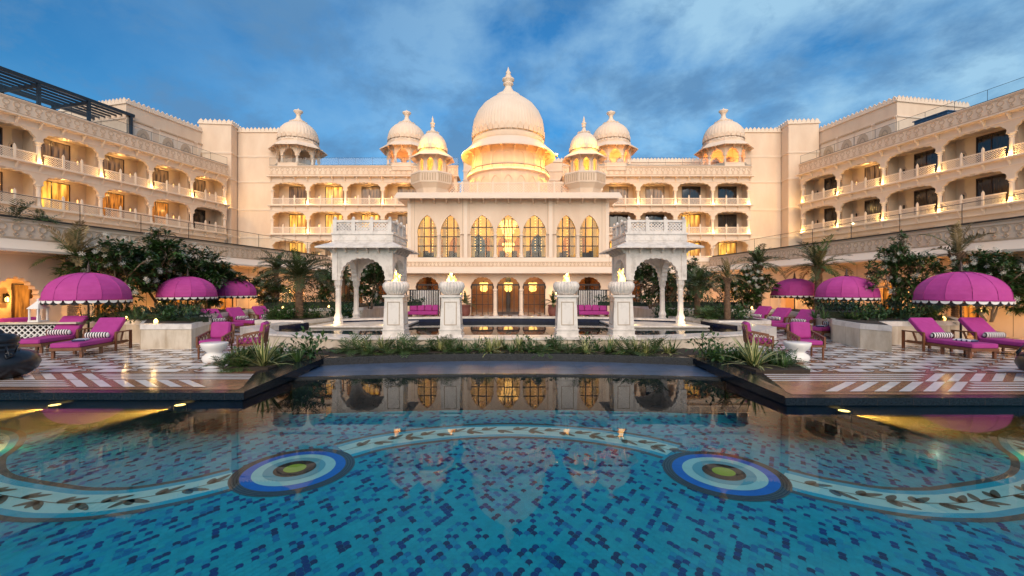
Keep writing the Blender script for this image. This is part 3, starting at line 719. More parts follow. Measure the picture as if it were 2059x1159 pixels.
def make_kiosk(label, loc, group):
    k = thing('domed_kiosk', label, 'kiosk', loc, 0, group)
    b = MB('cream', 'carve', 'cream_lt')
    b.lathe([(2.75,-.6),(2.75,.30),(2.62,.34)], 8, m=0, smooth=False, rot=PI/8); b.lathe([(2.8,-.15),(2.8,0)], 8, m=2, smooth=False, rot=PI/8)
    ob('base', b, k)
    wl = MB('cream'); ring_walls(wl, 8, 2.15, .3, 1.25, 2.05, 2.95, 1.25, .28, lobes=5, amp=.06, jamb=False); wl.lathe([(2.3,2.9),(2.3,3.1)], 8, rot=PI/8, smooth=False)
    ob('arcade', wl, k)
    cm = ME.setdefault('kcol', column_mesh('column', .96, .15, 'cream_lt', 8))
    for i in range(8): a = PI/4*i+PI/8; ob('column', cm, k, (2.18*math.cos(a), 2.18*math.sin(a), .3))
    e = MB('cream_lt', 'cream'); eave_oct(e, 2.25, 2.95, 3.15, 2.32, 8)
    for i in range(16):
        e.M = Matrix.Rotation(PI/8*i+PI/8, 4, 'Z') @ Matrix.Translation((0,-2.3,0)); bracket(e, 0, -.55, .1, 1.95, 2.45, 1, .09)
    e.M = None; ob('eave', e, k)
    dm = MB('cream_lt', 'cream'); dm.lathe([(2.22,2.86),(2.25,3.02),(2.2,3.22)], 8, m=1, smooth=False, rot=PI/8); dm.lathe([(2.18,3.15),(2.18,3.32)]+dome_profile(2.10,3.32,2.35), 108, rib=.04, nrib=36); petals(dm, 2.19, 3.38, 24, .46, 1, .06); petals(dm, .9, 5.45, 14, .22, 1, .1)
    o = ob('dome', dm, k); f = MB('cream_lt').lathe(finial_prof(2.15, 5.6, 1.75), 16); ob('finial', f, o)
    return k
g = 'domed rooftop kiosks on the rear range'
K1 = make_kiosk('open domed rooftop kiosk at the left corner of the rear range, unlit inside', (-26.0, 53.6, 16.6), g); K1.scale = (1.065,)*3
K2 = dup(K1, (-12.5, 53.3, 16.55), 0, 'open domed rooftop kiosk just left of the great dome, glowing under its eave', 1.03)
K3 = dup(K1, (12.65, 53.3, 16.55), 0, 'open domed rooftop kiosk just right of the great dome, glowing orange inside', 1.03)
K4 = dup(K1, (26.65, 53.6, 16.65), 0, 'open domed rooftop kiosk at the right corner of the rear range, lit orange inside')
for kx, p in ((K2, 50), (K3, 150), (K4, 130)): lamp('kiosk_lamp', (kx.location.x, kx.location.y, kx.location.z+1.6), p, (1, .42, .10), 0)
for kx in (K2, K3): lamp('kiosk_lamp', (kx.location.x, kx.location.y-2.75, kx.location.z+1.3), 16, (1, .45, .10), 0)
# ------------------------------------------------------------------ main hall
H = thing('palace_hall', 'central cream palace hall with tall golden arched windows under the great dome', 'building', (0, 37, 0))
hw = MB('cream', 'cream_lt', 'carve', 'groove')
XS = [(-6.93,1.62),(-4.95,1.62),(-2.23,1.95),(0,1.95),(2.23,1.95),(4.95,1.62),(6.93,1.62)]
bd = [-8.6]+[(XS[i][0]+XS[i][1]/2+XS[i+1][0]-XS[i+1][1]/2)/2 for i in range(6)]+[8.6]
for i, (xc, wd) in enumerate(XS):
    a, b = xc-wd/2, xc+wd/2
    c = foil(a, b, 6.75, 8.35, 15, .035, 2.0, .30, 4, .03)
    hw.arch(bd[i]+.001, bd[i+1]-.001, 6.75, 9.9, c, -.05, .30)
    for x0, x1 in ((bd[i]+.001, a), (b, bd[i+1]-.001)):
        if x1-x0 > .5 or i in (0,) and x0 < -8: hw.box(x0, x1, -.05, .30, 4.75, 6.75)
        else: hw.box(x0, x1, .10, .28, 4.75, 6.75)
hw.box(-8.6,8.6,-.12,.3,4.40,4.75,1); hw.box(-8.6,8.6,-.10,.3,9.9,10.15,1)
for x in (-8.45,-5.94+2.3,3.62,8.45): hw.box(x-.15,x+.15,-.10,-.05,4.76,9.7,1)
for x in (-8.0,-3.9,3.9,8.0,-3.35,3.35): hw.box(x-.012,x+.012,-.056,-.05,4.76,9.85,3)
for i in (0,1): hw.box(-8.6 if i == 0 else 8.3, -8.3 if i == 0 else 8.6, .3, 14, 4.75, 10.1)
hw.box(-8.3,8.3,10.5,10.8,-.15,10.1); hw.box(-8.6,8.6,.3,14,10.1,10.3)
# eave
hw.profile_x([(-1.0,9.62),(-1.0,9.75),(-.05,10.32),(.3,10.32),(.3,9.95),(-.05,9.95)], -9.5, 9.5, 1)
hw.box(-9.5,-8.6,.3,14,9.75,10.32,1); hw.box(8.6,9.5,.3,14,9.75,10.32,1)
for k in range(17): bracket(hw, -8.4+1.05*k, -.75, -.05, 9.34, 9.78, 0, .10)
# ground floor of the hall and the podium to either side
GX = [(-13.3,1.7),(-10.4,1.7),(-6.93,1.9),(-2.23,1.9),(0,1.9),(2.23,1.9),(6.93,1.9),(10.6,1.7),(13.6,1.7)]
gb = [-15.4]+[(GX[i][0]+GX[i][1]/2+GX[i+1][0]-GX[i+1][1]/2)/2 for i in range(8)]+[17.4]
for i, (xc, wd) in enumerate(GX):
    a, b = xc-wd/2, xc+wd/2; c = foil(a, b, 2.05, 3.05, 9, .05, 2.2, .0, 4, .04)
    hw.arch(gb[i]+.001, gb[i+1]-.001, 2.05, 3.5, c, 0, .3)
    for x0, x1 in ((gb[i]+.001, a), (b, gb[i+1]-.001)): hw.box(x0, x1, (0 if x1-x0 > .4 else .08), (.3 if x1-x0 > .4 else .26), -.15, 2.05)
hw.box(-15.4,17.4,-.18,.3,3.95,4.40); ring_strip(hw, -15.4, 17.4, 4.0, 4.38, -.18, 2, .33, .035, .03)
hw.box(-15.4,-8.6,-.2,.3,4.40,4.75,1); hw.box(8.6,17.4,-.2,.3,4.40,4.75,1)
hw.profile_x([(-.95,3.38),(-.95,3.50),(-.18,3.95),(.3,3.95),(.3,3.5),(-.1,3.5)], -15.4, 17.4, 1)
hw.box(-15.4,-8.3,.3,14,4.1,4.6); hw.box(8.3,17.4,.3,14,4.1,4.6); hw.box(-8.3,8.3,.3,10.5,4.2,4.55)
ob('wall', hw, H)
inn = MB('gold', 'amber_in', 'darkwood', 'slate', 'white_f'); inn.box(-8.29,8.29,9.0,9.2,4.55,10.1,0); inn.box(-8.28,-8.1,.3,9,4.55,10.1,0); inn.box(8.1,8.28,.3,9,4.55,10.1,0); inn.box(-8.2,8.2,.31,9,10.0,10.09,0)
inn.box(-15.3,17.3,3.6,3.8,-.15,4.1,1); inn.box(-15.3,17.3,.31,3.6,3.9,4.0,1)
for k in range(9): inn.box(-15+3.7*k,-14.6+3.7*k,3.3,3.6,-.15,3.9,2)
for k in range(10): inn.panel(foil(-7.9+1.7*k,-6.8+1.7*k,6.5,7.6,1,0)+[(-6.8+1.7*k,4.7),(-7.9+1.7*k,4.7)], 8.9, 8.99, 1)
for x in (-7,-4.6,-2.6,2.6,4.6,7): inn.box(x-.5,x+.5,1.4,2.0,4.55,5.3,2)
for x in (-2.75, 2.75): inn.panel(foil(x-.6,x+.6,6.0,7.1,7,.05,2,.2)+[(x+.6,4.6),(x-.6,4.6)], 3.2, 3.3, 3)
for x in (-7.55,-6.3,-5.55,-4.3,4.3,5.55,6.3,7.55,-3.05,-1.4,1.4,3.05):
    for q in range(3): inn.box(x-.16+.11*q, x-.08+.11*q, .62+.05*(q % 2), .68+.05*(q % 2), 4.6, 9.2, 0)
for k in range(14):
    x = -7.6+1.17*k; inn.box(x-.22,x+.22,2.4,2.8,4.56,5.05,2); inn.box(x-.22,x+.22,2.75,2.85,5.05,5.55,2); inn.lathe([(.03,0),(.03,.5),(.16,.5),(.10,.8)], 8, (x+.5,2.6,4.56), 4)
ob('interior', inn, H)
for i, (xc, wd) in enumerate(XS):
    f = MB('iron'); nv = 3; a, b = xc-wd/2-.05, xc+wd/2+.05
    for k in range(1, nv): x = a+(b-a)*k/nv; f.box(x-.045, x+.045, .14, .20, 4.75, 8.2-.1*abs(k-nv/2))
    for z in (4.78, 5.75, 6.55, 7.35 if i in (2,3,4) else 7.3): f.box(a, b, .145, .195, z-.045, z+.045)
    o = ob('window', f, H); ob('pane', MB('glass').sheet(a, b, 4.75, 8.5, .17), o)
for xc in (-5.94, 5.94, -1.115, 1.115): ob('column', ME.setdefault('hcol', column_mesh('column', 2.0, .13, 'cream_lt', 10)), H, (xc, 0, 4.75))
for xc in (-1.115, 1.115): ob('column', ME.setdefault('gcol', column_mesh('column', 2.2, .14, 'cream_lt', 10)), H, (xc, -.02, -.15))
for i, (xc, wd) in enumerate(GX):
    f = MB('darkwood'); a, b = xc-wd/2-.04, xc+wd/2+.04; door = i == 4
    for x in (a, b-.12): f.box(x, x+.12, .24, .34, -.15, 2.45)
    f.box(a, b, .24, .34, 2.35, 2.5); 
    for k in range(1, 4): f.box(a+(b-a)*k/4-.03, a+(b-a)*k/4+.03, .25, .33, -.15, 2.4)
    if door:
        f.box(a,b,.25,.33,-.15,.1)
    else: f.box(a,b,.25,.33,.7,.76); f.box(a,b,.25,.33,1.55,1.6)
    o = ob('door' if door else 'window', f, H); ob('pane', MB('glass').sheet(a, b, -.15, 3.1, .29), o)
    if door:
        for s in (-1, 1): ob('handle', MB('bronze').box(s*.08-.02, s*.08+.02, .18, .24, .8, 1.3), o)
# chandeliers and strings of lights inside
def chandelier(label, x, y, z, tiers, r, parent_group='chandeliers inside the hall'):
    k = thing('chandelier', label, 'chandelier', (x, y, z), 0, parent_group)
    fr = MB('bronze'); fr.tube([(0,0,.2),(0,0,-.45*tiers)], .03, 6); ob('stem', fr, k)
    b = MB('crystal')
    for t in range(tiers):
        rr = r*(1-.20*t); zz = -.42*t
        for i in range(int(18-3*t)):
            a = 2*PI*i/(18-3*t); b.lathe([(0,-.30),(.055,-.22),(.07,-.05),(0,.06)], 6, (rr*math.cos(a), rr*math.sin(a), zz))
        for i in range(int(10-2*t)):
            a = 2*PI*i/(10-2*t); b.lathe([(0,-.25),(.05,-.18),(0,0)], 5, (rr*.6*math.cos(a), rr*.6*math.sin(a), zz-.15))
    ob('bulbs', b, k); return k
chandelier('great golden tiered chandelier in the middle arched window of the hall', 0, 40.0, 8.3, 4, .80)
chandelier('small candle chandelier hanging below the great tiered chandelier', 0, 39.4, 6.2, 2, .5)
for x, t in ((-6.0,'left pair'), (6.0,'right pair'), (-2.3,'window left of the middle'), (2.3,'window right of the middle')):
    s = MB('bulb_soft')
    for dx in ((-.75, .5) if abs(x) > 3 else (-.65, -.15) if x < 0 else (.1, .65)):
        for k in range(16): s.lathe([(0,-.05),(.035,0),(0,.05)], 5, (dx, 0, .25*k))
    tag(ob('light_string', s, None, (x, 38.6, 4.75)), 'vertical strings of warm lights behind the '+('glass of the '+t+' of tall windows' if 'pair' in t else t+' arch of the hall'), 'string lights', 'strings of lights inside the hall')
for x, t in ((-2.23,'left'), (0,'middle'), (2.23,'right')):
    chandelier('small amber chandelier behind the %s ground floor arch of the hall' % t, x, 39.4, 2.6, 2, .34)
for x in (-6,-2.2,2.2,6): lamp('hall_lamp', (x, 41, 8.8), 230, (1, .66, .22), 0)
lamp('hall_lamp', (0, 40, 7.3), 120, (1, .70, .28), 0)
for x in (-13.3,-10.4,-6.9,-2.2,0,2.2,6.9,10.6,13.6): lamp('ground_floor_lamp', (x, 39.2, 3.2), 20, (1, .50, .16), 0)

# great dome on its drum
D = MB('cream', 'cream_lt', 'carve', 'inner')
D.lathe([(3.95,-.6),(3.95,2.35)], 64, (0,0,11), smooth=False)
ring_walls(D, 20, 4.0, 11.0, 12.2, 12.9, 13.3, .78, .15, lobes=3, amp=.03)
D.lathe([(4.0,13.3),(4.25,13.45),(4.25,13.62),(3.7,13.62)], 64, m=1, smooth=False)
D.lathe([(3.70,13.55),(3.70,16.4)], 64, smooth=False)
ring_walls(D, 20, 3.76, 13.6, 14.75, 15.35, 16.2, .80, .14, lobes=1, amp=0)
for i in range(20):
    D.M = Matrix.Rotation(2*PI*(i+.5)/20, 4, 'Z') @ Matrix.Translation((0,-3.78,0)); bracket(D, 0, -.6, .05, 15.3, 15.95, 0, .10)
D.M = None
dr = ob('drum', D, H, (0, 8, 0))
ob('eave', MB('cream_lt').lathe([(3.7,16.75),(3.95,16.55),(4.85,15.72),(4.85,15.58),(3.7,16.25)], 72, smooth=False), H, (0, 8, 0))
dm = MB('cream_lt', 'cream', 'carve')
dm.lathe([(3.70,16.7),(3.70,17.2),(3.70,17.22),(3.70,17.30),(3.4,17.32)], 72, m=1)
dm.lathe(dome_profile(3.58,17.22,4.78), 288, rib=.012, nrib=72); petals(dm, 3.72, 17.45, 40, .66, 1, .07); petals(dm, 3.69, 16.85, 48, .26, 1, .04); petals(dm, 1.05, 21.85, 22, .30, 1, .10)
o = ob('dome', dm, H, (0, 8, 0)); ob('finial', MB('cream_lt').lathe([(1.45,21.62),(1.5,21.75),(1.3,21.9),(1.25,22.1),(1.0,22.18)]+finial_prof(3.1, 22.1, 3.1, False), 24), o)
gr = MB('iron')
for i in range(48):
    a0, a1 = 2*PI*i/48, 2*PI*(i+1)/48; gr.bar((4.15*math.cos(a0),4.15*math.sin(a0),13.95),(4.15*math.cos(a1),4.15*math.sin(a1),13.95), .05); 
    if i % 2: gr.bar((4.15*math.cos(a0),4.15*math.sin(a0),13.6),(4.15*math.cos(a0),4.15*math.sin(a0),13.95), .03)
ob('railing', gr, H, (0, 8, 0))
for k in range(12):
    a = -PI/2+(k-5.5)*.30; x, y = 4.45*math.cos(a), 45+4.45*math.sin(a)
    lamp('drum_lamp', (x, y, 13.8), 95 if k in (0,1,2,9,10,11) else 20, (1, .44, .055), 0)
fl = MB('iron', 'bulb').box(-.12,.12,-.08,.08,0,.18).lathe([(.11,0),(.13,.1),(0,.14)], 8, (0,-.0,.2), 1)
tag(ob('floodlight', fl, None, (4.95, 44.2, 15.55)), 'bright floodlight at the right tip of the great dome eave', 'floodlight')
lamp('dome_flood', (5.15, 43.4, 15.95), 170, (1, .46, .07), 0); lamp('dome_flood', (-5.15, 43.4, 15.95), 110, (1, .46, .07), 0); lamp('dome_flood', (3.6, 41.3, 15.9), 55, (1, .46, .07), 0); lamp('dome_flood', (-3.6, 41.3, 15.9), 55, (1, .46, .07), 0)
# roof balustrade in front of the dome
rb_ = MB('cream_lt', 'carve'); rb_.box(-5.4,5.4,-.06,.06,10.32,10.5); rb_.box(-5.4,5.4,-.06,.06,11.35,11.45)
for i in range(9):
    x = -5.4+1.35*i; rb_.box(x-.07,x+.07,-.09,.09,10.32,11.55)
    if i < 8: jali(rb_, x+.07, x+1.28, 10.5, 11.35, 0, .24, .04, .05)
ob('balustrade', rb_, H, (0, 1.2, 0))
# two small kiosks on the hall's front corners
def small_kiosk(label, loc):
    k = thing('corner_kiosk', label, 'kiosk', loc, 0, 'small domed kiosks on the hall roof')
    b = MB('cream', 'carve', 'cream_lt'); b.lathe([(1.35,-.6),(1.5,.05),(1.85,.42),(1.92,.46),(1.92,1.32),(1.8,1.36)], 8, rot=PI/8, smooth=False); b.lathe([(1.97,1.28),(1.97,1.42)], 8, m=2, rot=PI/8, smooth=False)
    for i in range(8):
        b.M = Matrix.Rotation(PI/4*i, 4, 'Z') @ Matrix.Translation((0,-1.775,0))
        for q in range(6): b.box(-.62+.22*q,-.50+.22*q,-.03,0,.60,1.2,1)
    b.M = None; ob('base', b, k)
    wl = MB('cream'); ring_walls(wl, 8, 1.18, 1.3, 2.35, 2.72, 3.1, .52, .14, lobes=3, amp=.03, sill=1.55); wl.lathe([(1.22,3.05),(1.22,3.2)], 8, rot=PI/8, smooth=False)
    for i in range(8):
        wl.M = Matrix.Rotation(PI/4*i+PI/8, 4, 'Z') @ Matrix.Translation((0,-1.30,0)); wl.lathe([(.09,1.36),(.07,1.5),(.07,2.3),(.1,2.4)], 6)
    wl.M = None; ob('arcade', wl, k)
    e = MB('cream_lt', 'cream'); eave_oct(e, 1.28, 3.35, 2.0, 2.86, 8, t=.07)
    for i in range(8):
        e.M = Matrix.Rotation(PI/4*i+PI/8, 4, 'Z') @ Matrix.Translation((0,-1.3,0)); bracket(e, 0, -.4, .05, 2.6, 3.0, 1, .07)
    e.M = None; ob('eave', e, k)
    dm = MB('cream_lt', 'cream'); dm.lathe([(1.24,3.25),(1.24,3.5)], 8, m=1, rot=PI/8, smooth=False); dm.lathe([(1.2,3.42)]+dome_profile(1.2,3.5,1.72), 96, rib=.05, nrib=32); petals(dm, 1.27, 3.55, 18, .32, 1, .05); petals(dm, .5, 5.12, 12, .14, 1, .07)
    o = ob('dome', dm, k); ob('finial', MB('cream_lt').lathe(finial_prof(1.1, 5.2, 1.6, False), 14), o)
    return k
S1 = small_kiosk('small golden-lit domed kiosk on the left front corner of the hall roof', (-6.75, 38.6, 10.75))
S2 = dup(S1, (6.75, 38.6, 10.75), 0, 'small golden-lit domed kiosk on the right front corner of the hall roof')
for s in (S1, S2):
    x = s.location.x
    lamp('kiosk_lamp', (x, 38.6, 13.0), 45, (1, .50, .08), 0)
    for dx in (-1.0, 1.0): lamp('kiosk_flood', (x+dx, 38.6-1.5, 14.42), 34, (1, .58, .08), 0)

# ------------------------------------------------------------------ one-storey arcades along both sides
def arcade(label, p0, p1, pitch, first, lamps, n, door_dx):
    dx, dy = p1[0]-p0[0], p1[1]-p0[1]; W = math.hypot(dx, dy)
    r = thing('garden_arcade', label, 'arcade', (p0[0], p0[1], 0), math.atan2(dy, dx))
    wl = MB('cream', 'cream_lt', 'carve', 'inner', 'groove', 'darkwood')
    xs = [first+pitch*k for k in range(n)]; bds = [0]+[(xs[i]+xs[i+1])/2 for i in range(n-1)]+[W]
    for i, x in enumerate(xs):
        a, b = x-.62, x+.62; c = foil(a, b, 1.72, 2.52, 11, .075, 2.0, .1, 5, .12)
        wl.arch(bds[i]+.001, bds[i+1]-.001, 1.72, 3.42, c, 0, .32)
        for u0, u1 in ((bds[i]+.001, a), (b, bds[i+1]-.001)): wl.box(u0, u1, 0, .32, 0, 1.72)
        for u in (bds[i], ): wl.box(u-.012, u+.012, -.006, 0, .3, 3.4, 4)
        for u in (a-.12, b+.12): wl.lathe([(.13,.2),(.13,.4),(.09,.5),(.08,1.5),(.12,1.62),(.14,1.72)], 8, (u, -.02, 0), 1, False)
    wl.box(0, W, -.12, .32, 3.42, 3.50, 1)
    wl.profile_x([(-.85,3.48),(-.85,3.57),(-.12,3.98),(.32,3.98),(.32,3.5),(-.1,3.5)], 0, W, 1)
    wl.box(0, W, -.12, .32, 3.98, 4.72); ring_strip(wl, 0, W, 4.02, 4.62, -.12, 2, .40, .035, .028); wl.box(0, W, -.16, .36, 4.72, 4.76, 4)
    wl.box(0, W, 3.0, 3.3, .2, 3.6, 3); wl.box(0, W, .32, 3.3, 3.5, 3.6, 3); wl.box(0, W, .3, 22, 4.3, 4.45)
    wl.box(0, W, 0, 3.3, -.3, .25, 1); wl.box(-.3, 0, 0, 3.3, 0, 4.7); wl.box(W, W+.3, 0, 3.3, 0, 4.7)
    ob('wall', wl, r)
    for i, x in enumerate(xs):
        x += door_dx; f = MB('darkwood'); f.box(x-.05, x+.0, 2.90, 2.99, .25, 2.35); f.box(x+1.15, x+1.2, 2.90, 2.99, .25, 2.35); f.box(x, x+1.15, 2.90, 2.99, 2.28, 2.35); f.box(x, x+1.15, 2.9, 2.99, .25, .5); f.box(x+.55, x+.6, 2.9, 2.99, .5, 2.28)
        o = ob('door', f, r); ob('pane', MB('pane_amber').panel([(x,.5),(x+1.15,.5),(x+1.15,2.28),(x,2.28)], 2.93, 2.95), o)
        if i in lamps: lamp('arcade_lamp', (x-.4-door_dx, 1.5, 2.6), 44, (1, .48, .13), 0, r)
    for x in xs: lamp('garden_uplight', (x-pitch/2, -1.3, 1.15), 20, (1, .52, .17), 0, r)
    glass_rail(r, 0, W, .15, 4.76, .95, 2.6)
    return r
AL = arcade('one-storey cream garden arcade with carved frieze along the left side', (-19.45, 10.8), (-15.1, 36.4), 3.3, 5.55, range(7), 7, 1.75)
AR = arcade('one-storey cream garden arcade with carved frieze along the right side', (17.2, 36.7), (19.8, 10.4), 3.3, 2.2, range(8), 8, -2.9)

# ------------------------------------------------------------------ marble pavilions in the basin
def make_pavilion(label, loc):
    p = thing('marble_pavilion', label, 'pavilion', loc, 0, 'white marble pavilions in the basin'); h = 1.3
    b = MB('marble_worn', 'marble'); b.box(-1.95,1.95,-2.0,2.0,-.55,-.06); b.box(-2.0,2.0,-2.05,2.05,-.06,0,1); ob('platform', b, p)
    cm = ME.setdefault('pcol', MB('marble').lathe([(.21,0),(.21,.12),(.155,.18),(.20,.30),(.15,.42),(.13,.5),(.115,1.45),(.135,1.5),(.115,1.55),(.12,1.62),(.17,1.74),(.17,1.95)], 8, smooth=False).mesh('column'))
    for sx in (-1,1):
        for sy in (-1,1): ob('column', cm, p, (sx*(h-.17), sy*(h-.17), 0))
    wl = MB('marble', 'carve')
    for k in range(4):
        wl.M = Matrix.Rotation(PI/2*k, 4, 'Z') @ Matrix.Translation((0,-h,0)); e = h if k % 2 == 0 else h-.26
        wl.arch(-e, e, 1.95, 3.42, foil(-.95, .95, 1.95, 2.88, 13, .045, 2.3, .0, 5), 0, .26)
        for s in (-1, 1): wl.box(s*h*.93-.11, s*h*.93+.11, -.03, 0, 1.95, 3.38)
    wl.M = None; wl.box(-h+.2,h-.2,-h+.2,h-.2,3.30,3.42); wl.box(-h-.05,h+.05,-h-.05,h+.05,3.42,3.50); ob('arches', wl, p)
    e = MB('marble'); r1 = h+.56
    v = []
    for q, z in ((h+.04,3.62),(r1,3.38),(r1,3.32),(h-.1,3.50)): v += [(-q,-q,z),(q,-q,z),(q,q,z),(-q,q,z)]
    e.add(v, [(a*4+i, a*4+(i+1) % 4, a*4+4+(i+1) % 4, a*4+4+i) for a in range(3) for i in range(4)])
    for k in range(4):
        e.M = Matrix.Rotation(PI/2*k, 4, 'Z') @ Matrix.Translation((0,-h,0))
        for i in range(6): bracket(e, -1.2+.48*i, -.36, 0, 3.12, 3.42, 0, .07)
    e.M = None; ob('eave', e, p)
    pa = MB('marble'); pa.box(-h-.03,h+.03,-h-.03,h+.03,3.60,3.95); pa.box(-h-.07,h+.07,-h-.07,h+.07,3.95,4.03)
    for k in range(4):
        pa.M = Matrix.Rotation(PI/2*k, 4, 'Z') @ Matrix.Translation((0,-h-.03,0)); petals_flat = None
        for i in range(10): pa.panel([(-1.25+.255*i,3.68),(-1.05+.255*i,3.68),(-1.05+.255*i,3.82),(-1.15+.255*i,3.91),(-1.25+.255*i,3.82)], -.025, 0)
    pa.M = None; o = ob('parapet', pa, p)
    for k in range(4):
        bl = MB('marble'); bl.M = Matrix.Rotation(PI/2*k, 4, 'Z') @ Matrix.Translation((0,-h+.02,0)); q = h if k % 2 == 0 else h-.12
        bl.box(-q+.1,q-.1,-.06,.06,4.03,4.10); bl.box(-q+.1,q-.1,-.07,.07,4.48,4.58)
        for i in range(4):
            x = -h+.1+(2*h-.2)*i/3
            if k % 2 == 0 or i in (1,2): bl.box(x-.085,x+.085,-.085,.085,4.03,4.60); bl.lathe([(.05,0),(.075,.05),(.06,.1),(0,.15)], 8, (x,0,4.60))
            if i < 3: jali(bl, max(x+.085, -q+.1), min(x+(2*h-.2)/3-.085, q-.1), 4.10, 4.48, 0, .14, .038, .06)
        bl.M = None; ob('balustrade', bl, p)
    return p
P1 = make_pavilion('white marble pavilion with pierced balustrade on the left of the basin', (-6.4, 20.3, .55))
P2 = dup(P1, (6.5, 20.3, .55), 0, 'white marble pavilion with pierced balustrade on the right of the basin')
for p in (P1, P2):
    for sx in (-1,1): lamp('column_lamp', (p.location.x+sx*1.13, 18.75, .72), 7, (1, .66, .28), 0)

# ------------------------------------------------------------------ pedestals with fire bowls
def make_fire(label, loc):
    p = thing('fire_pedestal', label, 'fire bowl', loc, 0, 'marble fire bowls on the basin wall')
    s = MB('marble'); s.box(-.36,.36,-.36,.36,0,.07); s.box(-.33,.33,-.33,.33,.07,.20); s.box(-.35,.35,-.35,.35,.20,.235)
    ob('plinth', s, p)
    t = MB('marble', 'groove'); a, b = .315, .275
    t.add([(-a,-a,.235),(a,-a,.235),(a,a,.235),(-a,a,.235),(-b,-b,1.21),(b,-b,1.21),(b,b,1.21),(-b,b,1.21)], [(3,2,1,0),(4,5,6,7),(0,1,5,4),(1,2,6,5),(2,3,7,6),(3,0,4,7)])
    for k in range(4):
        t.M = Matrix.Rotation(PI/2*k, 4, 'Z')
        for x0,x1,z0,z1 in ((-.19,.19,.36,.38),(-.19,.19,1.05,1.07),(-.19,-.17,.38,1.05),(.17,.19,.38,1.05)):
            yv = lambda z: -(a+(b-a)*(z-.235)/.975)-.012
            t.add([(x0,yv(z0),z0),(x1,yv(z0),z0),(x1,yv(z1),z1),(x0,yv(z1),z1)], [(0,1,2,3)], 1)
            t.add([(x0,yv(z0)-.001,z0+.004),(x1,yv(z0)-.001,z0+.004),(x1,yv(z1)-.001,z1-.004),(x0,yv(z1)-.001,z1-.004)], [(0,1,2,3)], 0) if False else None
    t.M = None; t.box(-.33,.33,-.33,.33,1.21,1.27); ob('shaft', t, p)
    bw = MB('marble', 'iron'); bw.lathe([(.20,1.27),(.27,1.30),(.37,1.42),(.41,1.53),(.395,1.62),(.33,1.68),(.30,1.69),(.29,1.64),(0,1.62)], 144, rib=.15, nrib=24)
    ob('bowl', bw, p)
    return p
def flame(p, label, h, seed):
    """tongues of fire standing in a bowl"""
    r = random.Random(seed); f = MB('flame', 'flame_hot')
    for k in range(6):
        a = r.random()*6.28; q = r.random()*.12; hh = h*(.45+.55*r.random()) if k else h; lx, ly = r.uniform(-.12,.12), r.uniform(-.05,.05)
        pts = [(q*math.cos(a)+lx*t*t+.02*math.sin(7*t+k), q*math.sin(a)+ly*t*t, 1.62+hh*t) for t in (0,.15,.3,.45,.6,.75,.9,1)]
        f.tube(pts, [.05,.085,.09,.075,.055,.036,.018,.004], 7, 0 if k % 2 else 1)
    f.mats = ['flame', 'flame_hot']; ob('flame', f, p)
    lamp('fire_light', (p.location.x, p.location.y, p.location.z+1.95), 14, (1, .50, .14), 0)
fz = .662
F1 = make_fire('tall-flamed marble fire bowl in front of the left pavilion', (-3.49, 13.45, fz))
F2 = dup(F1, (-1.76, 13.45, fz), 0, 'marble fire bowl left of the middle, with a compact upright flame')
F3 = dup(F1, (1.80, 13.45, fz), 0, 'marble fire bowl right of the middle, with a thin curling flame')
F4 = dup(F1, (3.51, 13.45, fz), 0, 'broad-flamed marble fire bowl in front of the right pavilion')
for p, h, sd in ((F1,.42,3),(F2,.36,8),(F3,.34,15),(F4,.48,21)): flame(p, '', h, sd)
# pergola of black steel on the left roof
pg = thing('roof_pergola', 'black steel roof pergola on top of the left wing', 'pergola', tuple(at(Lr, 3.0, 3.0, 15.4)), aL)
be = MB('steel'); sl_ = MB('steel')
xs = [0, 3.6, 7.2, 10.8, 14.4]
for x in xs:
    for y in (0, 4.5): ob('post', MB('steel').box(-.11,.11,-.11,.11,0,4.0), pg, (x, y, 0))
    be.box(x-.09,x+.09,.12,4.38,3.72,4.0)
for y in (0, 4.5): be.box(-.3,14.7,y-.12,y+.12,4.0,4.28)
for k in range(5): sl_.box(-.3,14.7,.75*(k+1)-.06,.75*(k+1)+.06,4.02,4.2)
be.box(-.3,14.5,-.02,.04,1.0,1.08)
ob('beams', be, pg); ob('slats', sl_, pg)
tag(ob('roof_plant_box', MB('slate').box(-.9,.9,-.5,.5,0,1.0).box(-1.0,1.0,-.6,.6,1.0,1.06), None, tuple(at(Lr, 18.2, 2.2, 15.5)), aL), 'dark grey box at the far end of the roof pergola', 'box')
tag(ob('roof_plant_box', MB('slate').box(-1.3,1.3,-.5,.5,0,2.0).box(-1.4,1.4,-.6,.6,2.0,2.08), None, tuple(at(Rr, 11.9, 2.2, 15.5)), aR), 'dark grey box on the right roof beside the set-back storey', 'box')
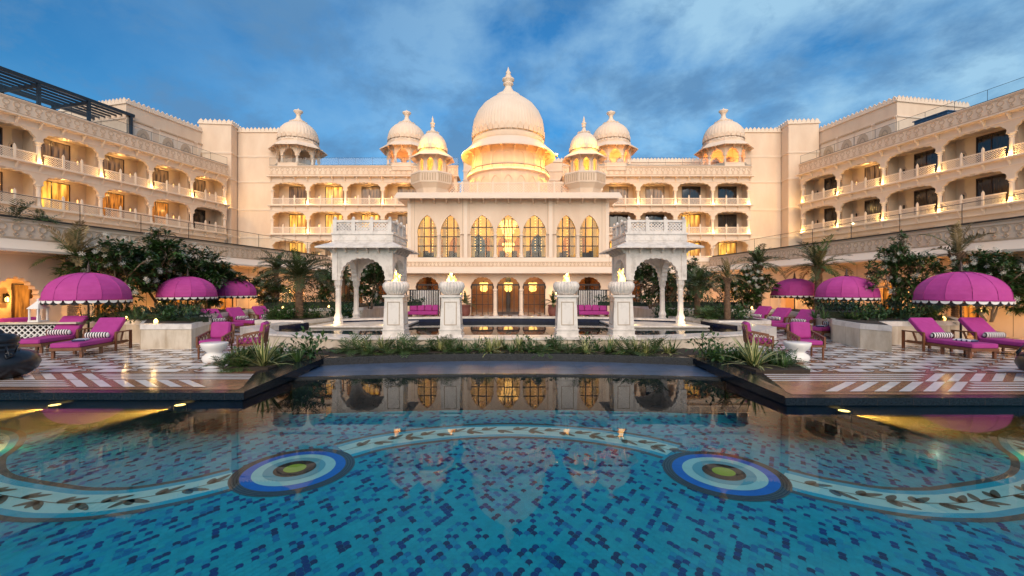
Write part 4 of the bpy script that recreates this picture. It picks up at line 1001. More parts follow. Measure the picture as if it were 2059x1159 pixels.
# ------------------------------------------------------------------ pool furniture
DZ = .258
def make_lounger(label, loc, rz, group):
    r = thing('sun_lounger', label, 'sun lounger', loc, rz, group)          # local +x runs from head to foot
    fr = MB('wood')
    for y in (-.34, .34): fr.box(.05,1.98,y-.025,y+.025,.20,.28)
    fr.box(1.93,1.98,-.315,.315,.20,.28)
    for x in (.3,.65,1.0,1.35,1.68): fr.box(x-.03,x+.03,-.31,.31,.235,.27)
    for y in (-.40, .40):
        fr.bar((-.05,y,.56),(.66,y,.56), .06,.035); fr.bar((.66,y,.0),(.66,y,.56), .05); fr.bar((.03,y,.24),(.66,y,.24), .045)
        fr.bar((.45,y,.24),(.26,y*.88,.54), .04)
    ob('frame', fr, r)
    lm = ME.setdefault('lounger_leg', MB('wood').box(-.03,.03,-.03,.03,0,.22).mesh('leg'))
    for x in (1.9, 1.15):
        for y in (-.32, .32): ob('leg', lm, r, (x, y, 0))
    ll = ME.setdefault('lounger_leg2', MB('wood').box(-.03,.03,-.03,.03,0,.57).mesh('leg'))
    for y in (-.40, .40): ob('leg', ll, r, (-.02, y, 0))
    ob('mattress', MB('magenta').cushion(.66,2.0,-.34,.34,.28,.41), r)
    bk = MB('magenta'); bk.M = Matrix.Translation((.69,0,.33)) @ Matrix.Rotation(rad(44), 4, 'Y'); bk.cushion(-.86,.02,-.34,.34,-.05,.09); bk.M = None
    ob('backrest', bk, r); return r
g = 'magenta sun loungers round the pool'
mp_ = MB('stripe')
def bolster(mb):
    prof = [(0,-.30),(.05,-.30),(.085,-.26),(.09,-.1),(.092,.1),(.085,.26),(.05,.30),(0,.30)]
    mb.M = Matrix.Rotation(PI/2, 4, 'X') @ Matrix.Scale(.85, 4, (1,0,0)); mb.lathe(prof, 14); mb.M = None; return mb
pil_m = bolster(mp_).mesh('cushion'); tow_m = MB('towel').cushion(-.22,.22,-.14,.14,0,.05,0,.02).mesh('towel')
def lounger_at(foot, head, label, first=None, towel=None, pillow=True):
    d = Vector((foot[0]-head[0], foot[1]-head[1])); rz = math.atan2(d.y, d.x); loc = (foot[0]-2*math.cos(rz), foot[1]-2*math.sin(rz), DZ)
    r = dup(first, loc, rz, label) if first else make_lounger(label, loc, rz, g)
    m = Matrix.Translation(loc) @ Matrix.Rotation(rz, 4, 'Z')
    if pillow:
        o = tag(ob('striped_cushion', pil_m, None, tuple(m @ Vector((.80,0,.50))), rz), 'striped bolster on the '+label.replace('magenta sun lounger', 'lounger').replace(' of the four',' of four').replace(' of the three',' of three'), 'cushion', 'striped bolsters on the loungers')
    if towel:
        tag(ob('folded_towel', tow_m, None, tuple(m @ Vector((1.45,.02,.412))), rz+.3), 'folded towel on the '+label.replace('magenta sun lounger', 'lounger').replace(' of the four',' of four'), 'towel', 'folded towels on the loungers')
    return r
L0 = lounger_at((-11.9,11.6), (-12.3,13.5), 'magenta sun lounger left of the pool nearest the marble planter', None, True)
lounger_at((-13.85,12.4), (-14.25,14.3), 'magenta sun lounger behind the dark urn on the left', L0)
lounger_at((12.7,11.5), (12.75,13.4), 'magenta sun lounger right of the pool nearest the marble planter', L0, True)
lounger_at((14.35,11.6), (14.4,13.5), 'magenta sun lounger at the right edge of the view', L0)
for i, (ft, hd, lab, tw) in enumerate((
    ((-11.45,18.2),(-13.3,19.1),'magenta sun lounger behind the left armchairs, front of three',0), ((-11.35,19.7),(-13.2,20.6),'magenta sun lounger in the middle of the three behind the left armchairs',1), ((-11.0,21.2),(-12.9,22.1),'magenta sun lounger behind the left armchairs, farthest of three',1),
    ((11.3,21.2),(13.2,22.0),'magenta sun lounger farthest of the four behind the right armchair',1), ((11.1,19.4),(13.0,20.2),'magenta sun lounger second farthest of the four behind the right armchair',1), ((11.15,17.8),(13.05,18.6),'magenta sun lounger second nearest of the four behind the right armchair',0), ((11.5,16.4),(13.4,17.2),'magenta sun lounger nearest of the four behind the right armchair',1))):
    lounger_at(ft, hd, lab, L0, tw)

def make_umbrella(label, loc, group):
    r = thing('garden_umbrella', label, 'umbrella', loc, 0, group)
    c = MB('magenta_dk'); n = 12; sub = 4; N_ = n*sub; R_, zr, h = 1.15, 1.52, .90; v = [(0,0,zr+h)]; K = 10
    for k in range(1, K+1):
        ph = k/K*PI/2
        for i in range(N_):
            a = 2*PI*i/N_; sag = 1-.022*abs(math.sin(a*n/2))*math.sin(ph)
            v.append((R_*math.sin(ph)*sag*math.cos(a), R_*math.sin(ph)*sag*math.sin(a), zr+h*math.cos(ph)**.85*(1-.01*abs(math.sin(a*n/2)))))
    fs = [(0, 1+i, 1+(i+1) % N_) for i in range(N_)]
    for k in range(K-1):
        for i in range(N_): fs.append((1+k*N_+i, 1+(k+1)*N_+i, 1+(k+1)*N_+(i+1) % N_, 1+k*N_+(i+1) % N_))
    c.add(v, fs)
    for i in range(n):
        a = 2*PI*i/n; c.tube([(R_*math.sin(q)*1.003*math.cos(a), R_*math.sin(q)*1.003*math.sin(a), zr+h*math.cos(q)**.85+.004) for q in [PI/2*j/8 for j in range(9)]], .010, 4)
    ob('canopy', c, r)
    va = MB('white_f', 'black_f', 'magenta_dk'); ns = 26
    va.lathe([(R_+.005,zr+.03),(R_+.012,zr-.03),(R_-.01,zr-.03)], 72, m=2)
    for i in range(ns):
        for off, m, q, dz in ((0,0,.012,0),(.5,1,.0,-.055)):
            ac = 2*PI*(i+off)/ns; pts = []
            for t in range(9):
                u = PI*t/8; aa = ac-math.cos(u)*PI/ns*(.96 if m else .80); z = zr-.02-.10*math.sin(u)**.7+dz*(1 if m else 0); pts.append(((R_+q)*math.cos(aa), (R_+q)*math.sin(aa), z))
            va.add(pts+[(x*.985, y*.985, z) for x, y, z in pts], [list(range(9)), list(range(17,8,-1))]+[(k,9+k,10+k,k+1) for k in range(8)], m)
    ob('valance', va, r)
    p = MB('iron'); p.lathe([(.03,0),(.03,zr+h)], 10); ob('pole', p, r)
    rb2 = MB('iron')
    for i in range(n):
        a = 2*PI*i/n; rb2.bar((.05*math.cos(a),.05*math.sin(a),zr+.05),(R_*.72*math.cos(a),R_*.72*math.sin(a),zr+.5), .02)
    o = ob('ribs', rb2, r)
    ob('finial', MB('darkwood').lathe([(.06,0),(.09,.05),(.04,.09),(.06,.15),(.03,.20),(.045,.25),(.02,.30),(0,.42)], 10, (0,0,zr+h-.01)), r)
    ob('base', MB('iron').lathe([(.28,0),(.28,.04),(.06,.07),(.05,.22)], 16), r)
    return r
g2 = 'magenta scalloped umbrellas round the pool'
U = make_umbrella('large magenta scalloped umbrella over the near left loungers', ((178-CX)*14.9/F, 14.9, .25), g2)
for px, d, lab in ((377.5,20.0,'magenta scalloped umbrella in the middle of the three on the left'), (467.7,23.3,'smallest magenta scalloped umbrella of the three on the left'),
                   (1932,14.1,'large magenta scalloped umbrella over the near right loungers'), (1702,19.1,'magenta scalloped umbrella in the middle of the three on the right'), (1597.5,24.0,'smallest magenta scalloped umbrella of the three on the right')):
    dup(U, ((px-CX)*d/F, d, .25), RD.uniform(0,.5), lab)

def make_chair(label, loc, rz):
    r = thing('armchair', label, 'armchair', loc, rz, 'teak armchairs beside the planting')       # faces local -y
    fr = MB('wood')
    fr.box(-.29,.29,-.30,.28,.33,.38); fr.bar((-.30,.30,.35),(-.30,.36,.86),.045); fr.bar((.30,.30,.35),(.30,.36,.86),.045); fr.bar((-.30,.36,.86),(.30,.36,.86),.06,.05)
    for s in (-1,1):
        fr.bar((s*.31,-.30,.58),(s*.31,.34,.70),.05,.035); fr.bar((s*.31,-.28,.3),(s*.31,-.28,.58),.045)
        for k in range(4):
            y0, y1 = -.25+.14*k, -.11+.14*k
            fr.bar((s*.31,y0,.38),(s*.31,y1,.60+.03*k),.018); fr.bar((s*.31,y1,.38),(s*.31,y0,.60+.03*k),.018)
    for k in range(5): fr.bar((-.24+.12*k,.335,.38),(-.24+.12*k,.365,.84),.02)
    ob('frame', fr, r)
    lm = ME.setdefault('chair_leg', MB('wood').lathe([(.018,0),(.026,.1),(.028,.36)], 8).mesh('leg'))
    for x in (-.28,.28):
        for y in (-.27,.28): ob('leg', lm, r, (x,y,0))
    ob('seat_cushion', MB('magenta').cushion(-.28,.28,-.29,.26,.38,.50), r)
    b = MB('magenta'); b.M = Matrix.Translation((0,.24,.50)) @ Matrix.Rotation(rad(-10), 4, 'X'); b.cushion(-.25,.25,-.06,.08,0,.46,0,.05); b.M = None; ob('back_cushion', b, r)
    return r
C1 = make_chair('teak armchair with magenta cushions facing the pool, left of the white drum table', (-7.95,11.75,DZ), rad(8))
dup(C1, (-7.1,12.0,DZ), rad(-72), 'teak armchair with magenta cushions turned sideways, right of the left drum table')
dup(C1, (8.05,11.7,DZ), rad(-8), 'teak armchair with magenta cushions facing the pool on the right deck')
dup(C1, (6.95,12.0,DZ), rad(70), 'teak armchair half hidden behind the striped-leaf plants on the right')
tb = MB('white_gloss').lathe([(.20,0),(.25,.02),(.28,.10),(.26,.17),(.18,.23),(.16,.25),(.20,.29),(.27,.36),(.30,.43),(.31,.49),(.30,.50),(0,.495)], 32).mesh('drum_table')
tag(ob('drum_table', tb, None, (-7.5,11.05,DZ)), 'white hourglass drum table beside the left armchairs', 'side table', 'white hourglass tables')
tag(ob('drum_table', tb, None, (7.45,11.15,DZ)), 'white hourglass drum table beside the right armchairs', 'side table', 'white hourglass tables')
lt = MB('white_gloss').lathe([(.16,0),(.18,.10),(.14,.20),(.14,.24),(.2,.32),(.22,.40),(.21,.41),(0,.405)], 24).mesh('side_table')
for i, (x, y, lab) in enumerate(((-12.1,20.2,'small white table between the front pair of the three left loungers'),(-12.0,21.5,'small white table between the back pair of the three left loungers'),(12.3,20.9,'small white table between the farthest right loungers'),(12.5,18.1,'small white table between the nearer right loungers'))):
    tag(ob('side_table', lt, None, (x,y,DZ)), lab, 'side table', 'small white tables between loungers')

# dark bronze pots at both edges of the picture
def make_urn(label, loc, rz):
    r = thing('bronze_urn', label, 'urn', loc, rz, 'dark bronze water pots on the deck')
    b = MB('bronze').lathe([(.45,0),(.62,.05),(.84,.20),(.92,.36),(.88,.52),(.70,.66),(.48,.72),(.40,.75),(.40,.80),(.43,.83),(.43,.88),(.39,.90),(.44,.93),(.44,1.03),(.36,1.10)], 48)
    ob('body', b, r)
    ob('lid', MB('bronze').lathe([(.38,1.08),(.34,1.13),(.18,1.16),(.08,1.17),(.09,1.21),(.05,1.25),(0,1.26)], 32), r)
    h = MB('bronze')
    h.tube([(.60,-.1,.66),(.70,-.12,.84),(.80,-.12,.72),(.90,-.12,.60)], .022, 8); h.tube([(.80,-.18,.68),(.80,-.08,.68),(.86,-.02,.62),(.84,-.18,.56),(.80,-.18,.68)], .025, 8)
    h.tube([(.60,.1,.66),(.70,.12,.84),(.80,.12,.72)], .022, 8)
    ob('handle', h, r); return r
U1 = make_urn('squat dark bronze water pot with a lid at the left edge of the deck', (-10.75,9.15,DZ), rad(-20)); U1.scale = (.66,.66,.80)
dup(U1, (11.45,9.0,DZ), rad(150), 'squat dark bronze water pot cut off by the right edge of the view')

# daybeds with striped curtains in front of the hall
def make_daybed(label, loc):
    r = thing('daybed', label, 'daybed', loc, 0, 'curtained daybeds before the hall')
    f = MB('iron')
    for x in (-1.25,1.25):
        for y in (-.6,.6): f.box(x-.035,x+.035,y-.035,y+.035,0,2.15)
    for y in (-.6,.6): f.box(-1.25,1.25,y-.035,y+.035,2.10,2.17)
    for x in (-1.25,1.25): f.box(x-.035,x+.035,-.6,.6,2.10,2.17)
    ob('frame', f, r)
    c = MB('curtain'); v = []; n = 120
    for i in range(n+1): x = -1.2+2.4*i/n; y = .5+.05*math.sin(i*.8)+.02*math.sin(i*2.1); v += [(x,y,.7),(x,y,2.1)]
    c.add(v, [(2*i,2*i+2,2*i+3,2*i+1) for i in range(n)], 0, True); ob('curtain', c, r)
    ob('seat', MB('magenta').cushion(-1.2,1.2,-.55,.5,.18,.45,0,.06), r)
    for k in range(4):
        b = MB('magenta'); b.M = Matrix.Translation((-.9+.6*k,.30,.45)) @ Matrix.Rotation(rad(-14), 4, 'X'); b.cushion(-.28,.28,-.08,.08,0,.5,0,.06); b.M = None; ob('cushion', b, r)
    lm = ME.setdefault('dayleg', MB('wood').box(-.05,.05,-.05,.05,0,.18).mesh('leg'))
    for x in (-1.1,1.1):
        for y in (-.5,.45): ob('leg', lm, r, (x,y,0))
    return r
B1 = make_daybed('magenta daybed with striped curtain left of the hall doors', (-6.75,34.6,-.146))
dup(B1, (6.75,34.6,-.146), 0, 'magenta daybed with striped curtain right of the hall doors')

# lanterns and wall lights
def make_sconce(label, loc, rz, group='lit wall lanterns'):
    r = thing('wall_lantern', label, 'wall lantern', loc, rz, group)
    f = MB('bronze'); f.box(-.05,.05,-.03,0,-.1,.25); f.bar((0,-.02,.15),(0,-.16,.22),.025)
    for a in range(6): t = PI/3*a; f.bar((.08*math.cos(t),-.16+.08*math.sin(t),-.12),(.08*math.cos(t),-.16+.08*math.sin(t),.14),.014)
    f.lathe([(.11,.14),(.08,.20),(.02,.27)], 6, (0,-.16,0)); f.lathe([(.09,-.13),(.09,-.11)], 6, (0,-.16,0)); ob('frame', f, r)
    ob('bulb', MB('bulb').lathe([(0,-.10),(.055,-.06),(.06,.06),(0,.12)], 8, (0,-.16,0)), r); return r
o = at(AL, 7.02, 2.98, 1.66); W1 = make_sconce('glowing wall lantern inside the left arcade arch at the edge of the view', tuple(o), aL-.08)
lamp('lantern_light', tuple(at(AL, 7.02, 2.6, 1.66)), 22, (1,.52,.13), 0)
for k, lab in ((3,'third'),(4,'fourth'),(5,'fifth')):
    u = 5.55+3.3*k-1.2; dup(W1, tuple(at(AL, u, -.01, 1.9)), aL-.08, 'glowing wall lantern on the left arcade left of its %s full arch' % lab); lamp('lantern_light', tuple(at(AL, u, -.35, 1.9)), 14, (1,.5,.12), 0)
for k, lab in ((0,'farthest'),(2,'third farthest'),(4,'fifth farthest')):
    u = 2.2+3.3*k+1.25; dup(W1, tuple(at(AR, u, -.01, 1.9)), AR.rotation_euler.z, 'glowing wall lantern on the right arcade beside its %s arch' % lab); lamp('lantern_light', tuple(at(AR, u, -.35, 1.9)), 14, (1,.5,.12), 0)
for x, s in ((-4.05,'left'),(4.05,'right')):
    dup(W1, (x, 36.88, 1.7), 0, 'glowing wall lantern on the hall wall %s of the doors' % s); lamp('lantern_light', (x,36.5,1.7), 14, (1,.5,.12), 0)
def make_lantern(label, loc):
    r = thing('floor_lantern', label, 'lantern', loc, 0, 'white candle lanterns'); f = MB('white_gloss')
    f.box(-.17,.17,-.17,.17,0,.05)
    for x in (-.14,.14):
        for y in (-.14,.14): f.box(x-.02,x+.02,y-.02,y+.02,.05,.42)
    f.lathe([(.27,.42),(.20,.50),(.10,.60),(.03,.68),(.05,.72),(0,.76)], 4, rot=PI/4, smooth=False); ob('frame', f, r)
    ob('candle', MB('white_f').lathe([(.05,.05),(.05,.2),(0,.2)], 10), r); ob('flame', MB('flame_hot').lathe([(0,.21),(.025,.24),(0,.31)], 8), r); return r
make_lantern('white candle lantern on the low pierced wall at the left edge', (-15.2,14.0,1.06))
# low wall with pierced black and white screen at the left edge
sc_ = thing('screen_wall', 'low pierced screen wall with pale coping behind the left loungers', 'low wall', (-18.2,13.4,.25), rad(8))
s1 = MB('white_gloss', 'line_tile'); jali(s1, 0, 4.3, .05, .70, 0, .17, .028, .03)
for k in range(24): s1.lathe([(.045,0),(.06,.02),(0,.03)], 8, (.1+.18*k,-.03,.38))
ob('screen', s1, sc_); ob('backing', MB('line_tile').box(0,4.3,.06,.2,0,.75), sc_); ob('coping', MB('marble_worn').box(-.05,4.35,-.12,.25,.75,.80), sc_)
# magenta lounge seats in front of the left arcade
so = MB('magenta').cushion(-.6,.6,-.35,.35,.2,.45,0,.05).cushion(-.6,.6,.2,.36,.45,.85,0,.05)
tag(ob('lounge_seat', so, None, (-17.2,15.2,.25), rad(70)), 'magenta lounge seat by the left arcade arch, left of the near umbrella', 'sofa')
# ------------------------------------------------------------------ planters
def planter(label, pts, top, th=.28, z0=.2):
    """raised bed of worn marble with a carved pale coping, filled with soil; pts run round its outline"""
    r = thing('marble_planter', label, 'planter', (pts[0][0], pts[0][1], 0), 0, 'raised marble planters'); ox, oy = pts[0]
    q = [(x-ox, y-oy) for x, y in pts]; cx, cy = sum(p[0] for p in q)/len(q), sum(p[1] for p in q)/len(q)
    inn = [(cx+(x-cx)*(1-th/max(.8, math.hypot(x-cx, y-cy))), cy+(y-cy)*(1-th/max(.8, math.hypot(x-cx, y-cy)))) for x, y in q]
    wl = MB('marble_worn', 'marble_worn', 'groove'); cp = MB('marble'); n = len(q)
    area = sum(q[i][0]*q[(i+1) % n][1]-q[(i+1) % n][0]*q[i][1] for i in range(n))
    if area < 0: q.reverse(); inn.reverse()
    wl.prism(q, z0, top-.16); cp.prism([(cx+(x-cx)*1.006, cy+(y-cy)*1.006) for x, y in q], top-.16, top)
    for i in range(n):
        a, b = Vector(q[i]), Vector(q[(i+1) % n]); ln = (b-a).length; k = max(1, round(ln/.75)); d = (b-a)/ln; nr = Vector((d.y, -d.x))*.003
        for j in range(k):
            p = a+d*(ln*j/k)+nr; e = p+d*.012; wl.add([(p.x,p.y,z0),(e.x,e.y,z0),(e.x,e.y,top-.16),(p.x,p.y,top-.16)], [(0,1,2,3)], 2)
    ob('wall', wl, r); ob('coping', cp, r); ob('soil', MB('soil').flat(inn, top+.012), r); return r
planter('raised marble planter with a pointed front behind the near left loungers', [(-9.85,13.45),(-11.4,13.4),(-12.6,14.9),(-15.8,15.9),(-17.0,19.5),(-14.6,24.2),(-13.6,22.6),(-12.2,16.6),(-10.6,15.4)], 1.03)
planter('long low marble planter behind the left far loungers', [(-14.4,23.6),(-12.8,22.9),(-8.6,25.5),(-8.2,33),(-14.8,33)], 1.0)
planter('raised marble planter with a stepped front behind the near right loungers', [(11.05,13.6),(11.3,12.75),(12.4,14.4),(15.8,14.9),(17.8,17.5),(14.9,23.8),(13.9,22.6),(12.6,17.0),(11.4,15.2)], 1.03)
planter('long low marble planter behind the right far loungers', [(12.9,22.9),(14.8,23.5),(15.6,33),(8.4,33),(8.6,25.5)], 1.0)
planter('low marble bed round the left palm beside the basin', [(-11.3,19.3),(-9.0,19.0),(-8.4,21.4),(-10.6,22.6),(-11.6,21.0)], .72)
planter('low marble bed round the right palm beside the basin', [(9.2,18.9),(11.6,19.1),(11.9,20.9),(10.8,22.4),(8.7,21.4)], .72)

# ------------------------------------------------------------------ foliage meshes
def leaf(mb, p, d, up, ln, wd, m=0, droop=.0, fold=.2):
    """one leaf: two halves folded on the midrib, bent towards its tip"""
    d = d.normalized(); s = d.cross(up)
    if s.length < 1e-3: s = d.cross(Vector((1,0,0)))
    s.normalize(); n = s.cross(d)
    a = p; b = p+d*ln*.5-Vector((0,0,droop*ln*.35)); c = p+d*ln-Vector((0,0,droop*ln))
    l, r = b+s*wd*.5+n*wd*fold, b-s*wd*.5+n*wd*fold
    mb.add([tuple(a),tuple(b),tuple(c),tuple(l),tuple(r)], [(0,1,3),(1,2,3),(0,4,1),(1,4,2)], m)
def rv(r): 
    while True:
        v = Vector((r.uniform(-1,1), r.uniform(-1,1), r.uniform(-1,1)))
        if .05 < v.length < 1: return v.normalized()
def frangipani_meshes(seed, h=3.2, spread=1.0, tips_n=95):
    r = random.Random(seed); tr = MB('bark'); cr = MB('leaf', 'leaf2'); fl = MB('flower'); tips = []
    def grow(p, d, ln, rr, lvl):
        q = p+d*ln; m_ = p.lerp(q, .5)+rv(r)*ln*.08; tr.tube([p, m_, q], [rr, rr*.85, rr*.72], 6)
        if lvl == 0 or len(tips) > tips_n: tips.append((q, d)); return
        for _ in range(3 if r.random() < .6 else 2):
            nd = (d+rv(r)*.85+Vector((0,0,.22))); nd.normalize(); grow(q, nd, ln*r.uniform(.66,.9), rr*.70, lvl-1)
    for k in range(3):
        a = 2*PI*k/3+r.random(); grow(Vector((.1*math.cos(a),.1*math.sin(a),-.1)), Vector((.45*math.cos(a)*spread,.45*math.sin(a)*spread,1)).normalized(), h*.30, .06, 3)
    for p, d in tips:
        for c_ in range(2):
            q0 = p+(rv(r)*.28 if c_ else Vector((0,0,0)))
            for i in range(13):
                a = 2*PI*i/13*2.4+r.random()*.5; e = r.uniform(-.35,.75); v = Vector((math.cos(a),math.sin(a),e))+d*.25
                leaf(cr, q0-d*r.uniform(0,.15), v, Vector((0,0,1)), r.uniform(.26,.42), r.uniform(.09,.13), 1 if r.random() < .25 else 0, r.uniform(.05,.45))
        if r.random() < .18:
            q = p+d*.10+Vector((0,-.05,.06))
            for _ in range(r.randint(3,6)):
                o = q+rv(r)*.10; nrm = (rv(r)+Vector((0,-.6,.8))).normalized(); s = nrm.cross(Vector((1,.2,0))).normalized(); t = nrm.cross(s)
                for k in range(5):
                    a = 2*PI*k/5; dd = s*math.cos(a)+t*math.sin(a); e = s*math.cos(a+.5)+t*math.sin(a+.5)
                    fl.add([tuple(o),tuple(o+dd*.05+nrm*.012),tuple(o+(dd+e)*.033+nrm*.018)], [(0,1,2)])
    # the thick outer foliage: leaf rosettes through a rounded, broken volume
    for _ in range(170):
        v = rv(r); q = r.uniform(.55, 1.0)
        p = Vector((v.x*1.15*spread*q, v.y*1.15*spread*q, h*.56+v.z*h*.48*q)); p += Vector((.2*math.sin(3*p.z+seed), .2*math.cos(2.3*p.z), 0))
        d = (v+Vector((0,0,.5))).normalized(); tr.tube([p-d*.35-v*.1, p], [.018, .014], 4)
        for i in range(12):
            a = 2*PI*i/12*2.4+r.random()*.5; e = r.uniform(-.4,.7); w_ = Vector((math.cos(a),math.sin(a),e))+d*.35
            leaf(cr, p-d*r.uniform(0,.15), w_, Vector((0,0,1)), r.uniform(.24,.40), r.uniform(.085,.125), 1 if r.random() < .22 else 0, r.uniform(.05,.5))
        if r.random() < .30:
            q = p+d*.20
            for _ in range(r.randint(5,10)):
                o = q+rv(r)*.075; nrm = (rv(r)+d*.9).normalized(); s = nrm.cross(Vector((1,.2,0))).normalized(); t = nrm.cross(s)
                for k in range(5):
                    a = 2*PI*k/5; dd = s*math.cos(a)+t*math.sin(a); e = s*math.cos(a+.5)+t*math.sin(a+.5)
                    fl.add([tuple(o),tuple(o+dd*.072+nrm*.012),tuple(o+(dd+e)*.046+nrm*.018)], [(0,1,2)])
    return tr.mesh('trunk'), cr.mesh('crown'), fl.mesh('flowers')
FR = [frangipani_meshes(s, h, sp) for s, h, sp in ((4,3.1,1.0),(9,3.4,.8),(23,2.8,1.1))]
g3 = 'frangipani trees with white flowers'
def frangipani(px, d, z, v, sc, label):
    r = thing('frangipani_tree', label, 'tree', ((px-CX)*d/F, d, z), RD.random()*6.28, g3); r.scale = sc if isinstance(sc, tuple) else (sc,)*3
    for n_, m_ in zip(('trunk','crown','flowers'), FR[v]): ob(n_, m_, r)
    return r
for px, d, z, v, sc, lab in (
    (326,20.6,1.0,1,1.14,'tallest flowering frangipani tree, right of the near left umbrella'), (238,18.3,1.0,0,1.05,'flowering frangipani tree just behind the near left umbrella'), (412,22.3,1.0,2,1.12,'flowering frangipani tree above the middle left umbrella'),
    (535,26,1.0,2,.75,'small frangipani tree left of the big left palm'), (745,26,1.0,0,.95,'rounded frangipani tree seen through the left marble pavilion'), (655,29,1.0,1,.8,'frangipani tree behind the left post of the left pavilion'),
    (1310,26,1.0,0,.95,'rounded frangipani tree seen through the right marble pavilion'), (1395,26,1.0,1,.85,'frangipani tree right of the right pavilion post'), (1505,24,1.0,2,.85,'frangipani tree between the two right palms'),
    (1632,24.5,1.0,2,.62,'low frangipani tree behind the far right umbrellas'), (1812,18.0,1.0,1,(.68,.68,.98),'upright frangipani tree left of the near right umbrella'), (1990,15.8,1.0,0,.82,'flowering frangipani tree behind the near right umbrella'), (2065,16.2,1.0,2,.85,'flowering frangipani tree at the right edge of the view'), (1878,17.5,1.0,2,.55,'small frangipani tree just left of the near right umbrella pole')):
    frangipani(px, d, z, v, sc, lab)

def palm_meshes(seed, nf, ln, trunk_h, dry=0.0, up=.9, tr_r=.17):
    r = random.Random(seed); t = MB('palm_bark'); prof = []; k = 0; z = 0
    while z < trunk_h:
        q = tr_r*(1.12-.25*z/trunk_h); prof += [(q*1.08, z), (q*1.18, z+.05), (q*.95, z+.075)]; z += .085
    prof.append((tr_r*.9, trunk_h)); t.lathe(prof, 12, rib=.14, nrib=9, smooth=False)
    for i in range(26):
        a = i*2.4; zz = trunk_h-.02-.028*(i % 9)
        t.bar((tr_r*.7*math.cos(a), tr_r*.7*math.sin(a), zz-.15), ((tr_r+.12)*math.cos(a), (tr_r+.12)*math.sin(a), zz+.16), .055, .03)
    c = MB('palm_leaf', 'palm_dry', 'leaf2')
    for i in range(nf):
        a = i*2.39996+r.uniform(-.2,.2); e = up*(1-.95*i/nf)+r.uniform(-.12,.12); L_ = ln*r.uniform(.8,1.08)*(1 if i > 3 else .8)
        d = Vector((math.cos(a)*math.cos(e*1.45), math.sin(a)*math.cos(e*1.45), math.sin(e*1.45))); p = Vector((0,0,trunk_h)); pts = [p.copy()]; S = 16
        for s in range(S):
            d = (d+Vector((0,0,-.075-.04*s/S*(1.3-e)))).normalized(); p = p+d*L_/S; pts.append(p.copy())
        dm = 1 if r.random() < dry else (2 if r.random() < .25 else 0)
        c.tube(pts, [.022*(1-.85*s/S) for s in range(S+1)], 4, dm)
        for s in range(2, S+1):
            dd = (pts[s]-pts[s-1]).normalized(); sd = dd.cross(Vector((0,0,1))); sd = sd.normalized() if sd.length > .05 else Vector((1,0,0)); u = sd.cross(dd)
            w_ = math.sin(PI*min(1, (s+1.0)/(S+2)))**.6*.36*L_/1.6
            for q in (0, .5):
                pp = pts[s-1].lerp(pts[s], q)
                for sg in (-1, 1):
                    v = dd*.75+sd*sg*r.uniform(.6,.9)+u*r.uniform(.12,.5); leaf(c, pp, v, u, w_*r.uniform(.9,1.2), .044, dm, r.uniform(.05,.3), .1)
    return t.mesh('trunk'), c.mesh('crown')
PM = {'full': palm_meshes(3, 40, 2.15, 1.95), 'tall': palm_meshes(7, 26, 1.9, 2.2, .12, .98), 'slim': palm_meshes(12, 24, 1.5, 2.3, .05, .9, .13), 'dry': palm_meshes(31, 22, 1.9, 2.5, .55, 1.12, .19), 'upright': palm_meshes(44, 11, 1.7, 2.6, .6, 1.2)}
def palm(px, d, z, kind, sc, label):
    r = thing('date_palm', label, 'palm', ((px-CX)*d/F, d, z), RD.random()*6.28, 'date palms'); r.scale = (sc,)*3
    ob('trunk', PM[kind][0], r); ob('crown', PM[kind][1], r); return r
for a in ((602,20.6,.7,'full',1.0,'full feathery date palm beside the left pavilion'), (556,26,1.0,'slim',1.0,'slim date palm just behind and left of the feathery one'), (150,17.5,1.0,'dry',.92,'half dried date palm rising behind the near left umbrella'), (418,22.5,1.0,'slim',.92,'short date palm showing fronds above the left middle umbrellas'),
          (1463,19.6,.7,'upright',.72,'stout date palm with raised fronds right of the right pavilion'), (1525,25.5,1.0,'slim',1.08,'slim date palm behind the frangipani on the right'), (1645,22.5,1.0,'tall',1.0,'spreading date palm above the far right umbrellas'), (1402,22.6,.7,'full',.80,'date palm partly hidden behind the right pavilion'), (1925,17.0,1.0,'upright',.95,'date palm with a few dry fronds over the near right umbrella'), (690,27.5,1.0,'slim',.85,'date palm with only its trunk showing in the left pavilion')):
    palm(*a)

def hedge_mesh(name, L_, D_, H_, seed, n):
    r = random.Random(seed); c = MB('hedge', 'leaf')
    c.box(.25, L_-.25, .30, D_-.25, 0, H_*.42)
    for i in range(n):
        p = Vector((r.uniform(0,L_), r.uniform(0,D_), H_*(r.random()**.6))); p.z *= .82+.18*math.sin(p.x*2.1+seed)+.1*math.sin(p.x*5.3)
        v = rv(r); v.z = abs(v.z)*.8+.1; v.y -= .2; leaf(c, p, v, Vector((0,0,1)), r.uniform(.13,.26), r.uniform(.04,.075), 1 if r.random() < .3 else 0, r.uniform(0,.3))
    return c.mesh(name)
g4 = 'dark hedges in the planters'
def hedge(p0, p1, dep, h, z, seed, label, dens=330):
    dx, dy = p1[0]-p0[0], p1[1]-p0[1]; L_ = math.hypot(dx, dy)
    o = ob('hedge', hedge_mesh('hedge', L_, dep, h, seed, int(dens*L_*dep*max(h, .5))), None, (p0[0], p0[1], z), math.atan2(dy, dx)); tag(o, label, 'hedge', g4)
hedge((-15.6,15.9),(-12.0,14.9), 1.2,.5,1.0, 1,'dark hedge in the near left planter under the large umbrella')
hedge((-12.3,14.7),(-10.2,13.9), 1.0,.42,1.0, 2,'dark leafy ground cover at the pointed front of the left planter')
hedge((-12.4,17.6),(-14.6,20.4), 1.4,.5,1.0, 3,'dark hedge in the left planter behind the middle umbrella')
